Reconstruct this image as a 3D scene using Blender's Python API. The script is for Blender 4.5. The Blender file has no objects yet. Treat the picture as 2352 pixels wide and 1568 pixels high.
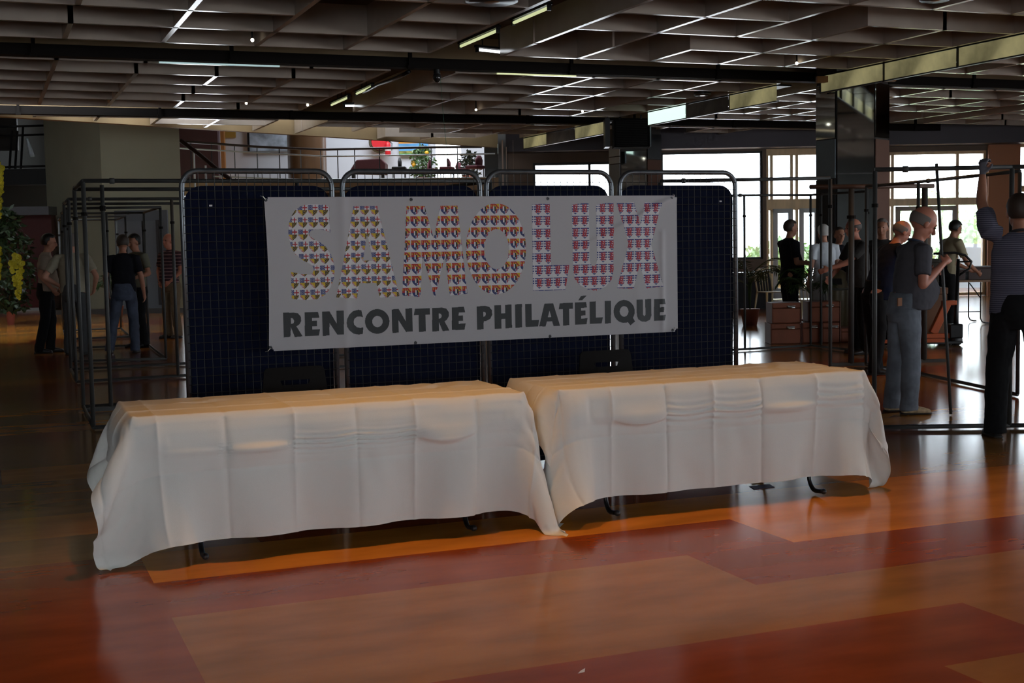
import bpy, math, random, numpy as np
from mathutils import Vector, Matrix
random.seed(7); rng = np.random.RandomState(7)
PI = math.pi
SC = bpy.context.scene
COL = SC.collection
# ------------------------------------------------------------------ camera
F = 3000.; HC = 1.58
def nz(v): v = np.array(v, float); return v/np.linalg.norm(v)
_v = np.array([-1216., 207., -F]); _Y = nz(_v); _Z = nz(np.cross([1, .0183, 0], _v))
if _Z[1] < 0: _Z = -_Z
_X = np.cross(_Y, _Z)
W = np.array([_X, _Y, _Z])                      # rows: world axes seen by the camera
cam = bpy.data.cameras.new('camera'); camo = bpy.data.objects.new('camera', cam); COL.objects.link(camo)
cam.sensor_width = 36.; cam.lens = F/2352*36; cam.clip_start = .05; cam.clip_end = 400
M = Matrix([[W[r][c] for c in range(3)] for r in range(3)]).to_4x4(); M.translation = (0, 0, HC)
camo.matrix_world = M; SC.camera = camo
C0 = np.array([0, 0, HC])
FG = nz([-W[0][2], -W[1][2], 0]); RG = np.array([FG[1], -FG[0], 0])   # level forward / right of the room's long view
def ray(x, y): return W @ np.array([x-1176, 784-y, -F])
def pz(x, y, z): d = ray(x, y); return C0+d*((z-HC)/d[2])
def py(x, y, Y): d = ray(x, y); return C0+d*(Y/d[1])
def pg(x, y, g): d = ray(x, y); return C0+d*(g/(d@FG))
def sg(x, y, g):
    p = pg(x, y, g); return float(p@RG), float(p[2])
def gw(s, g, z=0.): return RG*s+FG*g+np.array([0, 0, z])
# ------------------------------------------------------------------ view, world, daylight and fill lamps
SC.view_settings.view_transform = 'Standard'; SC.view_settings.look = 'None'
SC.view_settings.gamma = 1; SC.view_settings.use_curve_mapping = False
SC.view_settings.exposure = 0.0
wd = bpy.data.worlds.new('sky'); SC.world = wd; wd.use_nodes = True
bg = wd.node_tree.nodes['Background']; bg.inputs[0].default_value = (.86, .93, 1, 1); bg.inputs[1].default_value = 10.0
def area(name, loc, target, sx, sy, power, col, portal=False, spread=None):
    l = bpy.data.lights.new(name, 'AREA'); l.shape = 'RECTANGLE'; l.size = sx; l.size_y = sy; l.energy = power; l.color = col
    if spread: l.spread = spread
    o = bpy.data.objects.new(name, l); COL.objects.link(o); o.location = tuple(loc)
    o.rotation_euler = (Vector(tuple(target))-Vector(tuple(loc))).to_track_quat('-Z', 'Y').to_euler()
    if portal: l.cycles.is_portal = True
    return o
# added fill lamp behind the camera, standing in for daylight on the table fronts
area('entrance_fill', gw(-1.2, -5.4, 1.9), gw(0, 6, 1.2), 5.0, 2.4, 32, (.84, .95, .97))
# portals help sample the real window openings
area('window_portal', gw(7.2, 32.7, 2.4), gw(5.5, 0, 2.4), 14, 3.2, 1, (1, 1, 1), True)
area('side_fill', gw(16.2, 8.5, 2.1), gw(0, 8.5, 2.3), 21, 2.2, 170, (.88, .94, 1))  # added fill lamp inside the right wall, brightens the ceiling and mirror
# ceiling downlights over the two tables
def spot(name, loc, tgt, power, col, size, blend=.6, rad=.04):
    l = bpy.data.lights.new(name, 'SPOT'); l.energy = power; l.color = col; l.spot_size = size; l.spot_blend = blend
    l.shadow_soft_size = rad
    o = bpy.data.objects.new(name, l); COL.objects.link(o); o.location = loc
    o.rotation_euler = (Vector(tgt)-Vector(loc)).to_track_quat('-Z', 'Y').to_euler(); return o
WARM = (1, .47, .13)
spot('downlight_beam', (1.75, 6.62, 4.03), (2.1, 5.3, 0), 255, WARM, 1.58, 1.0)
spot('downlight_beam', (5.1, 6.62, 4.03), (4.5, 5.3, 0), 175, WARM, 1.58, 1.0)
for q, (lx, ly, pw) in enumerate(((4.42, 23.28, 22), (3.17, 16.17, 12), (9.6, 11.5, 110), (15.0, 21.0, 70))):
    spot('downlight_beam', (lx, ly, 4.03), (lx, ly-.1, 0), pw, WARM, 1.7, .9)
# ------------------------------------------------------------------ helpers
def tag(o, label=None, cat=None, group=None, kind=None):
    if label: o['label'] = label
    if cat: o['category'] = cat
    if group: o['group'] = group
    if kind: o['kind'] = kind
    return o
def empty(name, loc=(0, 0, 0), rz=0.):
    o = bpy.data.objects.new(name, None); COL.objects.link(o); o.location = tuple(float(a) for a in loc); o.rotation_euler = (0, 0, rz)
    o.empty_display_size = .1; return o
def thing(name, label, cat, loc=(0, 0, 0), rz=0., group=None): return tag(empty(name, loc, rz), label, cat, group)
def copy_tree(o, parent=None):
    c = o.copy(); COL.objects.link(c)
    if parent: c.parent = parent
    for ch in [k for k in list(COL.objects) if k.parent == o]: copy_tree(ch, c)
    return c
MATS = {}
def mat(name, col, rough=.6, metal=0., spec=.5, noise=0., nscale=8., bump=0., bscale=60., emit=None, es=0., coat=0., aniso=None, trans=0.):
    if name in MATS: return MATS[name]
    m = bpy.data.materials.new(name); m.use_nodes = True; nt = m.node_tree; b = nt.nodes['Principled BSDF']
    c = (*col, 1) if len(col) == 3 else col
    b.inputs['Base Color'].default_value = c; b.inputs['Roughness'].default_value = rough; b.inputs['Metallic'].default_value = metal
    b.inputs['Specular IOR Level'].default_value = spec; b.inputs['Coat Weight'].default_value = coat
    b.inputs['Transmission Weight'].default_value = trans
    if emit: b.inputs['Emission Color'].default_value = (*emit, 1); b.inputs['Emission Strength'].default_value = es
    tc = nt.nodes.new('ShaderNodeTexCoord')
    n = nt.nodes.new('ShaderNodeTexNoise'); n.inputs['Scale'].default_value = nscale; n.inputs['Detail'].default_value = 4
    if aniso:
        mp = nt.nodes.new('ShaderNodeMapping'); mp.inputs['Scale'].default_value = aniso
        nt.links.new(tc.outputs['Object'], mp.inputs[0]); nt.links.new(mp.outputs[0], n.inputs['Vector'])
    else: nt.links.new(tc.outputs['Object'], n.inputs['Vector'])
    if noise > 0:
        r = nt.nodes.new('ShaderNodeValToRGB'); r.color_ramp.elements[0].position = .3; r.color_ramp.elements[1].position = .7
        r.color_ramp.elements[0].color = tuple(max(0, a*(1-noise)) for a in c[:3])+(1,); r.color_ramp.elements[1].color = tuple(min(1, a*(1+noise)) for a in c[:3])+(1,)
        nt.links.new(n.outputs['Fac'], r.inputs[0]); nt.links.new(r.outputs[0], b.inputs['Base Color'])
    if bump > 0:
        n2 = nt.nodes.new('ShaderNodeTexNoise'); n2.inputs['Scale'].default_value = bscale; n2.inputs['Detail'].default_value = 3
        nt.links.new(tc.outputs['Object'], n2.inputs['Vector'])
        bp = nt.nodes.new('ShaderNodeBump'); bp.inputs['Strength'].default_value = bump; bp.inputs['Distance'].default_value = .01
        nt.links.new(n2.outputs['Fac'], bp.inputs['Height']); nt.links.new(bp.outputs[0], b.inputs['Normal'])
    MATS[name] = m; return m
def stripe_mat(name, c1, c2, scale, frac=.5, rough=.8, axis=2, wob=0.):
    if name in MATS: return MATS[name]
    m = mat(name, c1, rough); nt = m.node_tree; b = nt.nodes['Principled BSDF']
    tc = nt.nodes.new('ShaderNodeTexCoord'); sp = nt.nodes.new('ShaderNodeSeparateXYZ'); nt.links.new(tc.outputs['Object'], sp.inputs[0])
    mu = nt.nodes.new('ShaderNodeMath'); mu.operation = 'MULTIPLY'; mu.inputs[1].default_value = scale; nt.links.new(sp.outputs[axis], mu.inputs[0])
    fr = nt.nodes.new('ShaderNodeMath'); fr.operation = 'FRACT'; nt.links.new(mu.outputs[0], fr.inputs[0])
    g = nt.nodes.new('ShaderNodeMath'); g.operation = 'GREATER_THAN'; g.inputs[1].default_value = frac; nt.links.new(fr.outputs[0], g.inputs[0])
    mx = nt.nodes.new('ShaderNodeMix'); mx.data_type = 'RGBA'; mx.inputs[6].default_value = (*c1, 1); mx.inputs[7].default_value = (*c2, 1)
    nt.links.new(g.outputs[0], mx.inputs[0]); nt.links.new(mx.outputs[2], b.inputs['Base Color']); return m
class MB:
    def __init__(s): s.v = []; s.f = []; s.mi = []; s.cur = 0
    def add(s, vs, fs):
        n = len(s.v); s.v.extend([tuple(float(c) for c in p) for p in vs]); s.f.extend([tuple(i+n for i in f) for f in fs]); s.mi.extend([s.cur]*len(fs)); return s
    def box(s, x0, x1, y0, y1, z0, z1):
        return s.add([(x0, y0, z0), (x1, y0, z0), (x1, y1, z0), (x0, y1, z0), (x0, y0, z1), (x1, y0, z1), (x1, y1, z1), (x0, y1, z1)],
                     [(0, 3, 2, 1), (4, 5, 6, 7), (0, 1, 5, 4), (1, 2, 6, 5), (2, 3, 7, 6), (3, 0, 4, 7)])
    def obox(s, c, ax, ay, az, hx, hy, hz):
        c, ax, ay, az = map(np.array, (c, ax, ay, az)); vs = []
        for k in (-1, 1):
            for (i, j) in ((-1, -1), (1, -1), (1, 1), (-1, 1)): vs.append(c+ax*i*hx+ay*j*hy+az*k*hz)
        return s.add(vs, [(0, 3, 2, 1), (4, 5, 6, 7), (0, 1, 5, 4), (1, 2, 6, 5), (2, 3, 7, 6), (3, 0, 4, 7)])
    def gbox(s, s0, s1, g0, g1, z0, z1):       # box aligned with the glazed front (level view axes)
        return s.obox(gw((s0+s1)/2, (g0+g1)/2, (z0+z1)/2), RG, FG, (0, 0, 1), abs(s1-s0)/2, abs(g1-g0)/2, abs(z1-z0)/2)
    def prism(s, poly, z0, z1):
        n = len(poly); vs = [(p[0], p[1], z0) for p in poly]+[(p[0], p[1], z1) for p in poly]
        return s.add(vs, [tuple(range(n-1, -1, -1)), tuple(range(n, 2*n))]+[(i, (i+1) % n, n+(i+1) % n, n+i) for i in range(n)])
    def tube(s, pts, r, n=8, caps=True, closed=False):
        pts = [np.array(p, float) for p in pts]; m = len(pts); rs = r if hasattr(r, '__len__') else [r]*m; vs = []; prev = None
        for i, p in enumerate(pts):
            if closed: t = pts[(i+1) % m]-pts[i-1]
            else: t = pts[min(i+1, m-1)]-pts[max(i-1, 0)]
            t = nz(t)
            if prev is None: a = np.cross(t, [0, 0, 1]) if abs(t[2]) < .9 else np.cross(t, [1, 0, 0])
            else: a = prev-t*(prev@t)
            a = nz(a); prev = a; b = np.cross(t, a)
            rr = rs[i] if hasattr(rs[i], '__len__') else (rs[i], rs[i])
            for k in range(n): th = 2*PI*k/n; vs.append(p+a*math.cos(th)*rr[0]+b*math.sin(th)*rr[1])
        fs = []; mm = m if closed else m-1
        for i in range(mm):
            j = (i+1) % m
            for k in range(n): fs.append((i*n+k, i*n+(k+1) % n, j*n+(k+1) % n, j*n+k))
        if caps and not closed: fs += [tuple(range(n-1, -1, -1)), tuple((m-1)*n+k for k in range(n))]
        return s.add(vs, fs)
    def ell(s, c, r, R=None, nu=14, nv=9):
        vs = []; c = np.array(c, float); R = np.eye(3) if R is None else R
        for j in range(nv+1):
            ph = PI*j/nv
            for i in range(nu): th = 2*PI*i/nu; vs.append(c+R@np.array([r[0]*math.sin(ph)*math.cos(th), r[1]*math.sin(ph)*math.sin(th), r[2]*math.cos(ph)]))
        fs = [(j*nu+i, (j+1)*nu+i, (j+1)*nu+(i+1) % nu, j*nu+(i+1) % nu) for j in range(nv) for i in range(nu)]
        return s.add(vs, fs)
    def cyl(s, c, r, z0, z1, n=20, r1=None):
        r1 = r if r1 is None else r1
        return s.tube([(c[0], c[1], z0), (c[0], c[1], z1)], [r, r1], n)
    def lathe(s, c, prof, n=20):
        return s.tube([(c[0], c[1], c[2]+z+i*1e-5) for i, (r, z) in enumerate(prof)], [max(r, 1e-4) for r, z in prof], n)
    def build(s, name, mats, parent=None, smooth=False, bevel=0., sub=0, auto=None):
        me = bpy.data.meshes.new(name); me.from_pydata(s.v, [], s.f)
        ms = mats if isinstance(mats, (list, tuple)) else [mats]
        for m in ms: me.materials.append(m)
        if len(ms) > 1: me.polygons.foreach_set('material_index', s.mi)
        if smooth: me.polygons.foreach_set('use_smooth', [True]*len(me.polygons))
        me.update(); o = bpy.data.objects.new(name, me); COL.objects.link(o)
        if parent: o.parent = parent
        if bevel: b = o.modifiers.new('bevel', 'BEVEL'); b.width = bevel; b.segments = 2; b.limit_method = 'ANGLE'
        if sub: b = o.modifiers.new('sub', 'SUBSURF'); b.levels = sub; b.render_levels = sub
        if auto: shade_auto(o, auto)
        return o
def shade_auto(o, ang):
    me = o.data; me.polygons.foreach_set('use_smooth', [True]*len(me.polygons))
    try: me.set_sharp_from_angle(angle=ang)
    except Exception: pass
def arc(c, r, a0, a1, n, ax, ay):
    c, ax, ay = map(np.array, (c, ax, ay)); return [c+ax*r*math.cos(a0+(a1-a0)*i/n)+ay*r*math.sin(a0+(a1-a0)*i/n) for i in range(n+1)]
UP = np.array([0, 0, 1.]); XA = np.array([1., 0, 0]); YA = np.array([0, 1., 0])
# ------------------------------------------------------------------ materials
steel = mat('tube_steel', (.13, .14, .15), .38, .8, .5, .15, 20)
steel2 = mat('frame_grey', (.05, .05, .048), .55, .2, .4, .15, 6)
black = mat('black_plastic', (.012, .012, .013), .45)
blackm = mat('black_metal', (.01, .01, .011), .35, .3)
dark = mat('dark_brown_steel', (.010, .008, .007), .8, 0, .1)
tanm = mat('tan_panel', (.30, .21, .11), .6, 0, .4, .1, 2)
cream = mat('cream_plaster', (.36, .35, .25), .85, 0, .3, .04, 1.2)
white = mat('white_plaster', (.75, .76, .78), .8, 0, .3, .03, 1)
baff = mat('baffle_board', (.44, .37, .31), .17, 0, .9, .07, 3)
woodf = mat('varnished_timber_frame', (.80, .58, .32), .45, 0, .5, .15, 6, aniso=(1, 1, .2))
mirror = mat('mirror', (.55, .60, .60), .04, 1)
# ------------------------------------------------------------------ floor
def floor_mat(name, c, n=.22):
    m = mat(name, c, .15, 0, .32, n, 1.6, 0, 9., aniso=(1, 2.6, 1)); b = m.node_tree.nodes['Principled BSDF']
    b.inputs['Coat Weight'].default_value = 0; return m
fm = [floor_mat('lino_tan', (.33, .155, .042)), floor_mat('lino_red', (.27, .062, .015)), floor_mat('lino_amber', (.58, .23, .035)), floor_mat('lino_brown', (.24, .085, .03))]
CE = .63; X0, Y0 = .05, 3.13
def cellcol(i, j):
    # i: cell along X from .05, j: row from Y 3.13   (near rows as laid, farther rows vary)
    if j == 0: return 1 if i < 5 else 0
    if j == 1: return 1 if i < 6 else 0
    if j == 2: return 1 if i < 1 else 0
    if j == 3: return 1 if (i < 1 or i >= 5) else 0
    if j == 4: return 1 if i < 6 else 2
    if j == 5: return 1 if i < 1 else 2
    r = random.Random((j*7349+((i+j*3)//5)*9157) & 0xffff); return r.choice([0, 1, 2, 1, 0, 2, 3])
fb = MB()
for i in range(-32, 62):
    for j in range(-29, 70):
        x, y = X0+i*CE, Y0+j*CE; fb.cur = cellcol(i, j); fb.add([(x, y, 0), (x+CE, y, 0), (x+CE, y+CE, 0), (x, y+CE, 0)], [(0, 1, 2, 3)])
fl = tag(fb.build('floor', fm), kind='structure')
# ------------------------------------------------------------------ ceiling
CZ = 4.1; BH = .36; TH = .030
A = np.array([3.96, 28.14]); Bp = np.array([12.9, 32.58]); SL = (Bp-A)[1]/(Bp-A)[0]
def ylim(x): return min(A[1]+SL*(x-A[0]), 1e9) if x < 12.9 else (lambda g: (g-FG[0]*x)/FG[1])(32.3)
def clipy(x): 
    g = (32.3-FG[0]*x)/FG[1]
    return min(ylim(x), g)
cb = MB(); poly = [(-19, -15), (34, -15), (34, clipy(34)), (12.9, clipy(12.9)), (-19, ylim(-19))]
cb.prism(poly, CZ+BH+.12, CZ+BH+.3); tag(cb.build('ceiling', mat('ceiling_slab', (.10, .075, .055), .9)), kind='structure')
fields_x = [(-7.75, -1.0, 6), (0.0-1.12+.0, 5.62, 6), (6.68, 12.32, 5), (13.45, 19.1, 5), (20.1, 26.0, 5)]
fields_x = [(-6.9, -2.2, 4), (-1.27, 5.62, 6), (6.68, 12.32, 5), (13.45, 19.1, 5), (20.1, 27.0, 6)]
fields_y = [(-4.7, 1.07, 5), (3.1, 8.87, 5), (10.94, 16.72, 5), (18.6, 24.38, 5), (26.4, 32.18, 5)]
tn = 0
def trimname():
    global tn; tn += 1; return 'trim_%d' % tn
for (xa, xb, nx) in fields_x:
    for (ya, yb, ny) in fields_y:
        if ya > clipy(xa) and ya > clipy(xb): continue
        m = MB(); dx = (xb-xa)/nx; dy = (yb-ya)/ny; R = random.Random(int(xa*10+ya*100))
        def ok(x, y): return y <= clipy(x)-.05
        for i in range(nx+1):                       # boards running along Y
            x = xa+i*dx
            for j in range(ny):
                y0, y1 = ya+j*dy, ya+(j+1)*dy
                if not ok(x, y1): y1 = clipy(x)-.05
                if y1-y0 < .15: continue
                if 0 < i < nx and R.random() < .20: continue
                m.box(x-TH, x+TH, y0+TH, y1-TH, CZ, CZ+BH)
        for j in range(ny+1):                       # boards running along X
            y = ya+j*dy
            for i in range(nx):
                x0, x1 = xa+i*dx, xa+(i+1)*dx
                if not ok(x1, y) or not ok(x0, y): continue
                if 0 < j < ny and R.random() < .07: continue
                m.box(x0-TH, x1+TH, y-TH, y+TH, CZ, CZ+BH)
        o = m.build(trimname(), baff); tag(o, 'pale baffle boards crossing in a coffered ceiling bay', kind='structure')
for Y in (2.6, 10.45, 18.3, 26.1):                      # dark ceiling tracks between the bays
    m = MB(); x1 = 28 if Y < 26 else 25
    m.box(-18, x1, Y-.10, Y+.10, CZ-.0, CZ+.15); o1 = tag(m.build(trimname(), dark), 'black steel ceiling track', kind='structure')
    m = MB(); m.box(-18, x1, Y+.02, Y+.09, CZ+.152, CZ+BH+.12); tag(m.build(trimname(), tanm), 'tan board above the black track', kind='structure')
    m = MB()
    for x in np.arange(-9.5, x1, 2.55): m.box(x, x+.05, Y-.14, Y-.10, CZ+.03, CZ+.47); m.box(x-.02, x+.07, Y-.15, Y-.1, CZ-.02, CZ+.03)
    m.build('track_hanger', dark, o1)
m = MB()                                            # slanted fascia that ends the low ceiling on the left
a2, b2 = np.array([-19, A[1]+SL*(-19-A[0])]), Bp
d = nz(b2-a2); nrm = np.array([-d[1], d[0]])
m.prism([a2+nrm*.0, b2, b2+nrm*.18, a2+nrm*.18], CZ-.02, CZ+1.0); tag(m.build(trimname(), tanm), 'tan slanted ceiling fascia', kind='structure')
# ---- walls
s_at = lambda x, g: sg(x, 500, g)[0]
GW = 33.
def wall(name, m, boxes, smooth=False):
    b = MB()
    for q in boxes: b.gbox(*q)
    return tag(b.build(name, m), kind='structure')
purple = mat('dark_header', (.045, .036, .05), .5, 0, .5, .1, 1)
# openings on the glazed front, given as (left, right, bottom, top) in metres on that wall
OP = []
def opening(xl, xr, yt, yb=None, zb=None):
    s0, z1 = sg(xl, yt, GW); s1, _ = sg(xr, yt, GW); z0 = zb if zb is not None else sg(xl, yb, GW)[1]
    OP.append((s0, s1, z0, z1)); return OP[-1]
o1 = opening(1224, 1405, 374, zb=1.03)
o2 = opening(1519, 1752, 350, zb=1.03)
o3 = opening(1760, 1985, 342, zb=0.02)
o4 = opening(2040, 2268, 349, zb=0.02)
o5 = opening(2340, 2600, 330, zb=0.9)
sL = s_at(1165, GW); sR = s_at(2750, GW)
bx = []; cur = sL
for (s0, s1, z0, z1) in OP:
    bx.append((cur, s0, GW, GW+.3, 0, 4.6)); bx.append((s0, s1, GW, GW+.3, z1, 4.6))
    if z0 > .1: bx.append((s0, s1, GW, GW+.3, 0, z0))
    cur = s1
bx.append((cur, sR, GW, GW+.3, 0, 4.6))
wall('wall_glazed_front', mat('front_wall_paint', (.16, .115, .085), .7, 0, .4, .1, 1.5), bx)
wall('trim_90', purple, [(sL, sR, GW-.7, GW, 3.78, 4.45)])
s0p, _ = sg(2268, 400, GW); s1p, _ = sg(2340, 400, GW)
tag(MB().gbox(s0p, s1p, GW-.08, GW, 0, 3.9).build('trim_91', mat('terracotta_pillar', (.50, .22, .11), .7)), 'terracotta pier between the windows', kind='structure')
# the window frames and panes
glass = mat('window_glass', (.9, .95, 1), .02, 0, .5, trans=0.)
def glassmat():
    m = bpy.data.materials.new('clear_glass'); m.use_nodes = True; nt = m.node_tree; nt.nodes.clear()
    o = nt.nodes.new('ShaderNodeOutputMaterial'); t = nt.nodes.new('ShaderNodeBsdfTransparent'); t.inputs[0].default_value = (.95, .97, .98, 1)
    g = nt.nodes.new('ShaderNodeBsdfGlossy'); g.inputs['Roughness'].default_value = .02
    fr = nt.nodes.new('ShaderNodeFresnel'); fr.inputs[0].default_value = 1.45; mx = nt.nodes.new('ShaderNodeMixShader')
    nt.links.new(fr.outputs[0], mx.inputs[0]); nt.links.new(t.outputs[0], mx.inputs[1]); nt.links.new(g.outputs[0], mx.inputs[2]); nt.links.new(mx.outputs[0], o.inputs[0]); return m
GL = glassmat()
wn = 0
def window(op, verts, hors, m, w=.07, name=None):
    global wn; wn += 1
    s0, s1, z0, z1 = op; b = MB()
    for (a, c) in ((s0, s0+w), (s1-w, s1)): b.gbox(a, c, GW+.08, GW+.2, z0, z1)
    for (a, c) in ((z0, z0+w), (z1-w, z1)): b.gbox(s0, s1, GW+.08, GW+.2, a, c)
    for v in verts: b.gbox(v-w/2, v+w/2, GW+.08, GW+.2, z0, z1)
    for h, hh in hors: b.gbox(s0, s1, GW+.07, GW+.21, h, h+hh)
    o = tag(b.build(name or 'window_%d' % wn, m), kind='structure')
    g = MB().gbox(s0+w*.5, s1-w*.5, GW+.135, GW+.14, z0+w*.5, z1-w*.5); g.build('pane', GL, o); return o
window(o1, [s_at(1356, GW)], [], steel2, .06)
window(o2, [], [], steel2, .05)
z_t = sg(1800, 482, GW)[1]; z_h = sg(1800, 457, GW)[1]
window(o3, [s_at(1774, GW), s_at(1820, GW), s_at(1832, GW)], [(z_t, z_h-z_t), (3.62, .22)], woodf, .07)
z_t = sg(2150, 471, GW)[1]; z_h = sg(2150, 459, GW)[1]
w4 = window(o4, [s_at(2052, GW), s_at(2201, GW)], [(z_t, z_h-z_t+.05)], woodf, .07)
window(o5, [s_at(2450, GW)], [(2.6, .15)], woodf, .08)
def door(n, xl, xr, g, ztop, m, fw=.11):
    s0, s1 = s_at(xl, g), s_at(xr, g); b = MB()
    for a, c in ((s0, s0+fw), (s1-fw, s1)): b.gbox(a, c, g-.03, g+.03, .02, ztop)
    b.gbox(s0, s1, g-.03, g+.03, ztop-fw, ztop); b.gbox(s0, s1, g-.03, g+.03, .02, .28)
    o = tag(b.build('door_%d' % n, m), kind='structure')
    MB().gbox(s0+fw, s1-fw, g-.004, g+.004, .28, ztop-fw).build('pane', GL, o)
    MB().gbox(s1-fw*.75, s1-fw*.45, g-.08, g-.03, .95, 1.25).build('door_handle', steel, o); return o
alu = mat('white_door_frame', (.55, .56, .56), .4)
door(1, 1776, 1820, GW+.02, z_t-.02, alu); door(2, 1836, 1880, GW+.02, z_t-.02, alu)
door(3, 2057, 2126, GW+.02, z_t-.02, mat('greige_door_frame', (.40, .34, .28), .5)); door(4, 2128, 2197, GW+.02, z_t-.02, MATS['greige_door_frame'])
# remaining walls: all round the hall
dkwall = mat('dark_wall', (.045, .045, .04), .8, 0, .3, .1, 1); midwall = mat('grey_wall', (.14, .14, .135), .8, 0, .3, .06, 1)
wall('wall_right', midwall, [(sR, sR+.3, -7, -2, 0, 4.6), (sR, sR+.3, 19.2, GW+.3, 0, 4.6), (sR, sR+.3, -2, 19.2, 0, .95), (sR, sR+.3, -2, 19.2, 3.3, 4.6)])
b = MB()
for g_w in np.linspace(-2, 19.2, 12): b.gbox(sR+.05, sR+.15, g_w-.04, g_w+.04, .95, 3.3)
b.gbox(sR+.05, sR+.15, -2, 19.2, .95, 1.05); b.gbox(sR+.05, sR+.15, -2, 19.2, 3.2, 3.3); tag(b.build('window_60', steel2), kind='structure')  # unseen side windows, added to go with the right-hand fill lamp
b = MB()
for s_w in np.linspace(-4.2, 1.8, 5): b.gbox(s_w-.04, s_w+.04, -7.2, -7.1, .7, 3.3)
tag(b.build('window_61', steel2), kind='structure')  # unseen window bars, added behind the fill lamp at the camera's back
wall('wall_back', midwall, [(-16, -4.2, -7.3, -7, 0, 4.6), (1.8, sR, -7.3, -7, 0, 4.6), (-4.2, 1.8, -7.3, -7, 0, .7), (-4.2, 1.8, -7.3, -7, 3.3, 4.6)])
wall('wall_left', dkwall, [(-16.3, -16, -7.3, 47, 0, 8.2)])
GF = 36.
# ---- pier and far left wall
c1, _ = sg(233, 400, 32.6); c0, _ = sg(105, 400, 36.2); c2, _ = sg(415, 400, 33.4)
pier = MB(); P = [gw(c1, 32.6), gw(c2, 33.4), gw(s_at(395, 37), 37), gw(c0, 37), gw(c0, 36.2)]
pier.prism([(p[0], p[1]) for p in P], 0, 8.0); tag(pier.build('wall_pier', cream), kind='structure')
sl = s_at(-300, 38)
wall('wall_far', mat('far_wall_grey', (.10, .10, .10), .8), [(-16, c0+.2, 40, 40.3, 0, 3.9), (-16, c0+.2, 46, 46.3, 3.3, 8)])
b = MB(); zb0, zb1 = sg(50, 424, 36.4)[1], sg(50, 388, 36.4)[1]
b.gbox(-16, c0+.3, 36.4, 37.0, zb0, zb1); b.gbox(-16, c0+.3, 37, 46, zb1-.12, zb1-.02); tag(b.build('floor_gallery', mat('black_beam', (.006, .006, .006), .6)), kind='structure')
b = MB(); b.gbox(-16, 19, 23, 47, 8.0, 8.2)
s_a, s_b = s_at(760, 41), s_at(1110, 41)
b = MB(); b.gbox(-16, s_a, 23, 47, 8.0, 8.2); b.gbox(s_b, 19, 23, 47, 8.0, 8.2); b.gbox(s_a, s_b, 23, 38.6, 8, 8.2); b.gbox(s_a, s_b, 43.5, 47, 8, 8.2)
tag(b.build('ceiling_upper', dkwall), kind='structure')
# wall that closes the tall space above the low ceiling
dd = MB().prism([a2+nrm*.02, Bp+nrm*.02, Bp+nrm*.16, a2+nrm*.16], CZ+1.0, 8.0); tag(dd.build('wall_upper', midwall), kind='structure')
wall('wall_mezzanine_end', midwall, [(s_at(1152, 40), s_at(1152, 40)+.25, GW+.3, 46.5, 0, 8.0), (s_at(1165, GW)-.2, s_at(1165, GW)+.05, GW, GW+.4, 0, 4.6)])
wall('wall_under_gallery', mat('under_wall', (.13, .10, .075), .8), [(c2, s_at(1152, 38), 38.4, 38.6, 0, 3.4)])
area('skylight_portal', gw((s_a+s_b)/2, 41, 7.95), gw((s_a+s_b)/2, 41, 0), s_b-s_a, 5, 1, (1, 1, 1), True)
#PART2
# ------------------------------------------------------------------ columns, reflector strips, lamps
def column(xc, Dc, w_px, name, label, base_mat, parts):
    c = pg(xc, 500, Dc); c[2] = 0; t = thing(name, label, 'column', c)
    return t, c
def poly_prism(mb, pts, z0, z1): mb.prism([(p[0], p[1]) for p in pts], z0, z1)
def col_build(xs, gs, gb, label, zsplit, rightlow):
    # xs: picture columns of the four front edges; gs: their distance
    P = [gw(s_at(x, g), g) for x, g in zip(xs, gs)]
    c = (P[0]+P[3])/2+FG*.5; Q = [p-c for p in P]; bk = lambda x, g: gw(s_at(x, g), g)-c; dxx = (xs[3]-xs[0])*.06; back = [bk(xs[3]-dxx, gs[3]+gb), bk(xs[2]-dxx, gs[2]+gb+.7), bk(xs[1]+dxx, gs[1]+gb+.7), bk(xs[0]+dxx, gs[0]+gb)]
    poly = Q+back
    t = thing('mirror_clad_column', label, 'column', c)
    ins = [p*.985 for p in poly]
    b = MB(); poly_prism(b, ins, 0, CZ+.3); b.build('core', mat('column_core', (.035, .03, .028), .6), t)
    def face(i, z0, z1, m, nm, lab=None, off=.012):
        a, bb = Q[i], Q[i+1]; u = nz(bb-a); n = np.array([u[1], -u[0], 0]); n = n if n@FG < 0 else -n
        mb = MB(); L = np.linalg.norm(bb-a); mid = (a+bb)/2+n*off; mb.obox(mid+UP*(z0+z1)/2, u, n, UP, L/2-.012, .008, (z1-z0)/2-.006)
        o = mb.build(nm, m, t)
        if lab: o['label'] = lab
        return o
    return t, c, Q, face
colt, colc, Q1, face1 = col_build((1875, 1921, 2008, 2040), (21.2, 20.8, 20.8, 21.2), 1.1, 'tall mirror-clad column nearest the right side, among the people and trunks', 0, 0)
zl = lambda y, g, x=1900: sg(x, y, g)[1]
for z0, z1 in ((.1, 1.3), (1.31, 2.55), (2.56, 4.0)): face1(1, z0, z1, mirror, 'mirror_panel')
face1(0, zl(320, 21), 3.98, mirror, 'mirror_panel'); face1(0, zl(411, 21), zl(321, 21), mat('slate_panel', (.16, .20, .22), .5), 'slate_panel')
face1(0, .05, zl(412, 21), mat('near_black_panel', (.015, .018, .022), .3), 'black_panel')
face1(2, zl(320, 21), 3.98, mirror, 'mirror_panel'); face1(2, .05, zl(322, 21), mat('brown_panel', (.12, .055, .035), .6), 'brown_panel')
MB().obox(UP*(CZ-.07)+(Q1[1]+Q1[2])/2-FG*.02, RG, FG, UP, .62, .05, .05).build('top_trim', mat('orange_trim', (.28, .12, .03), .6), colt)
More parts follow.
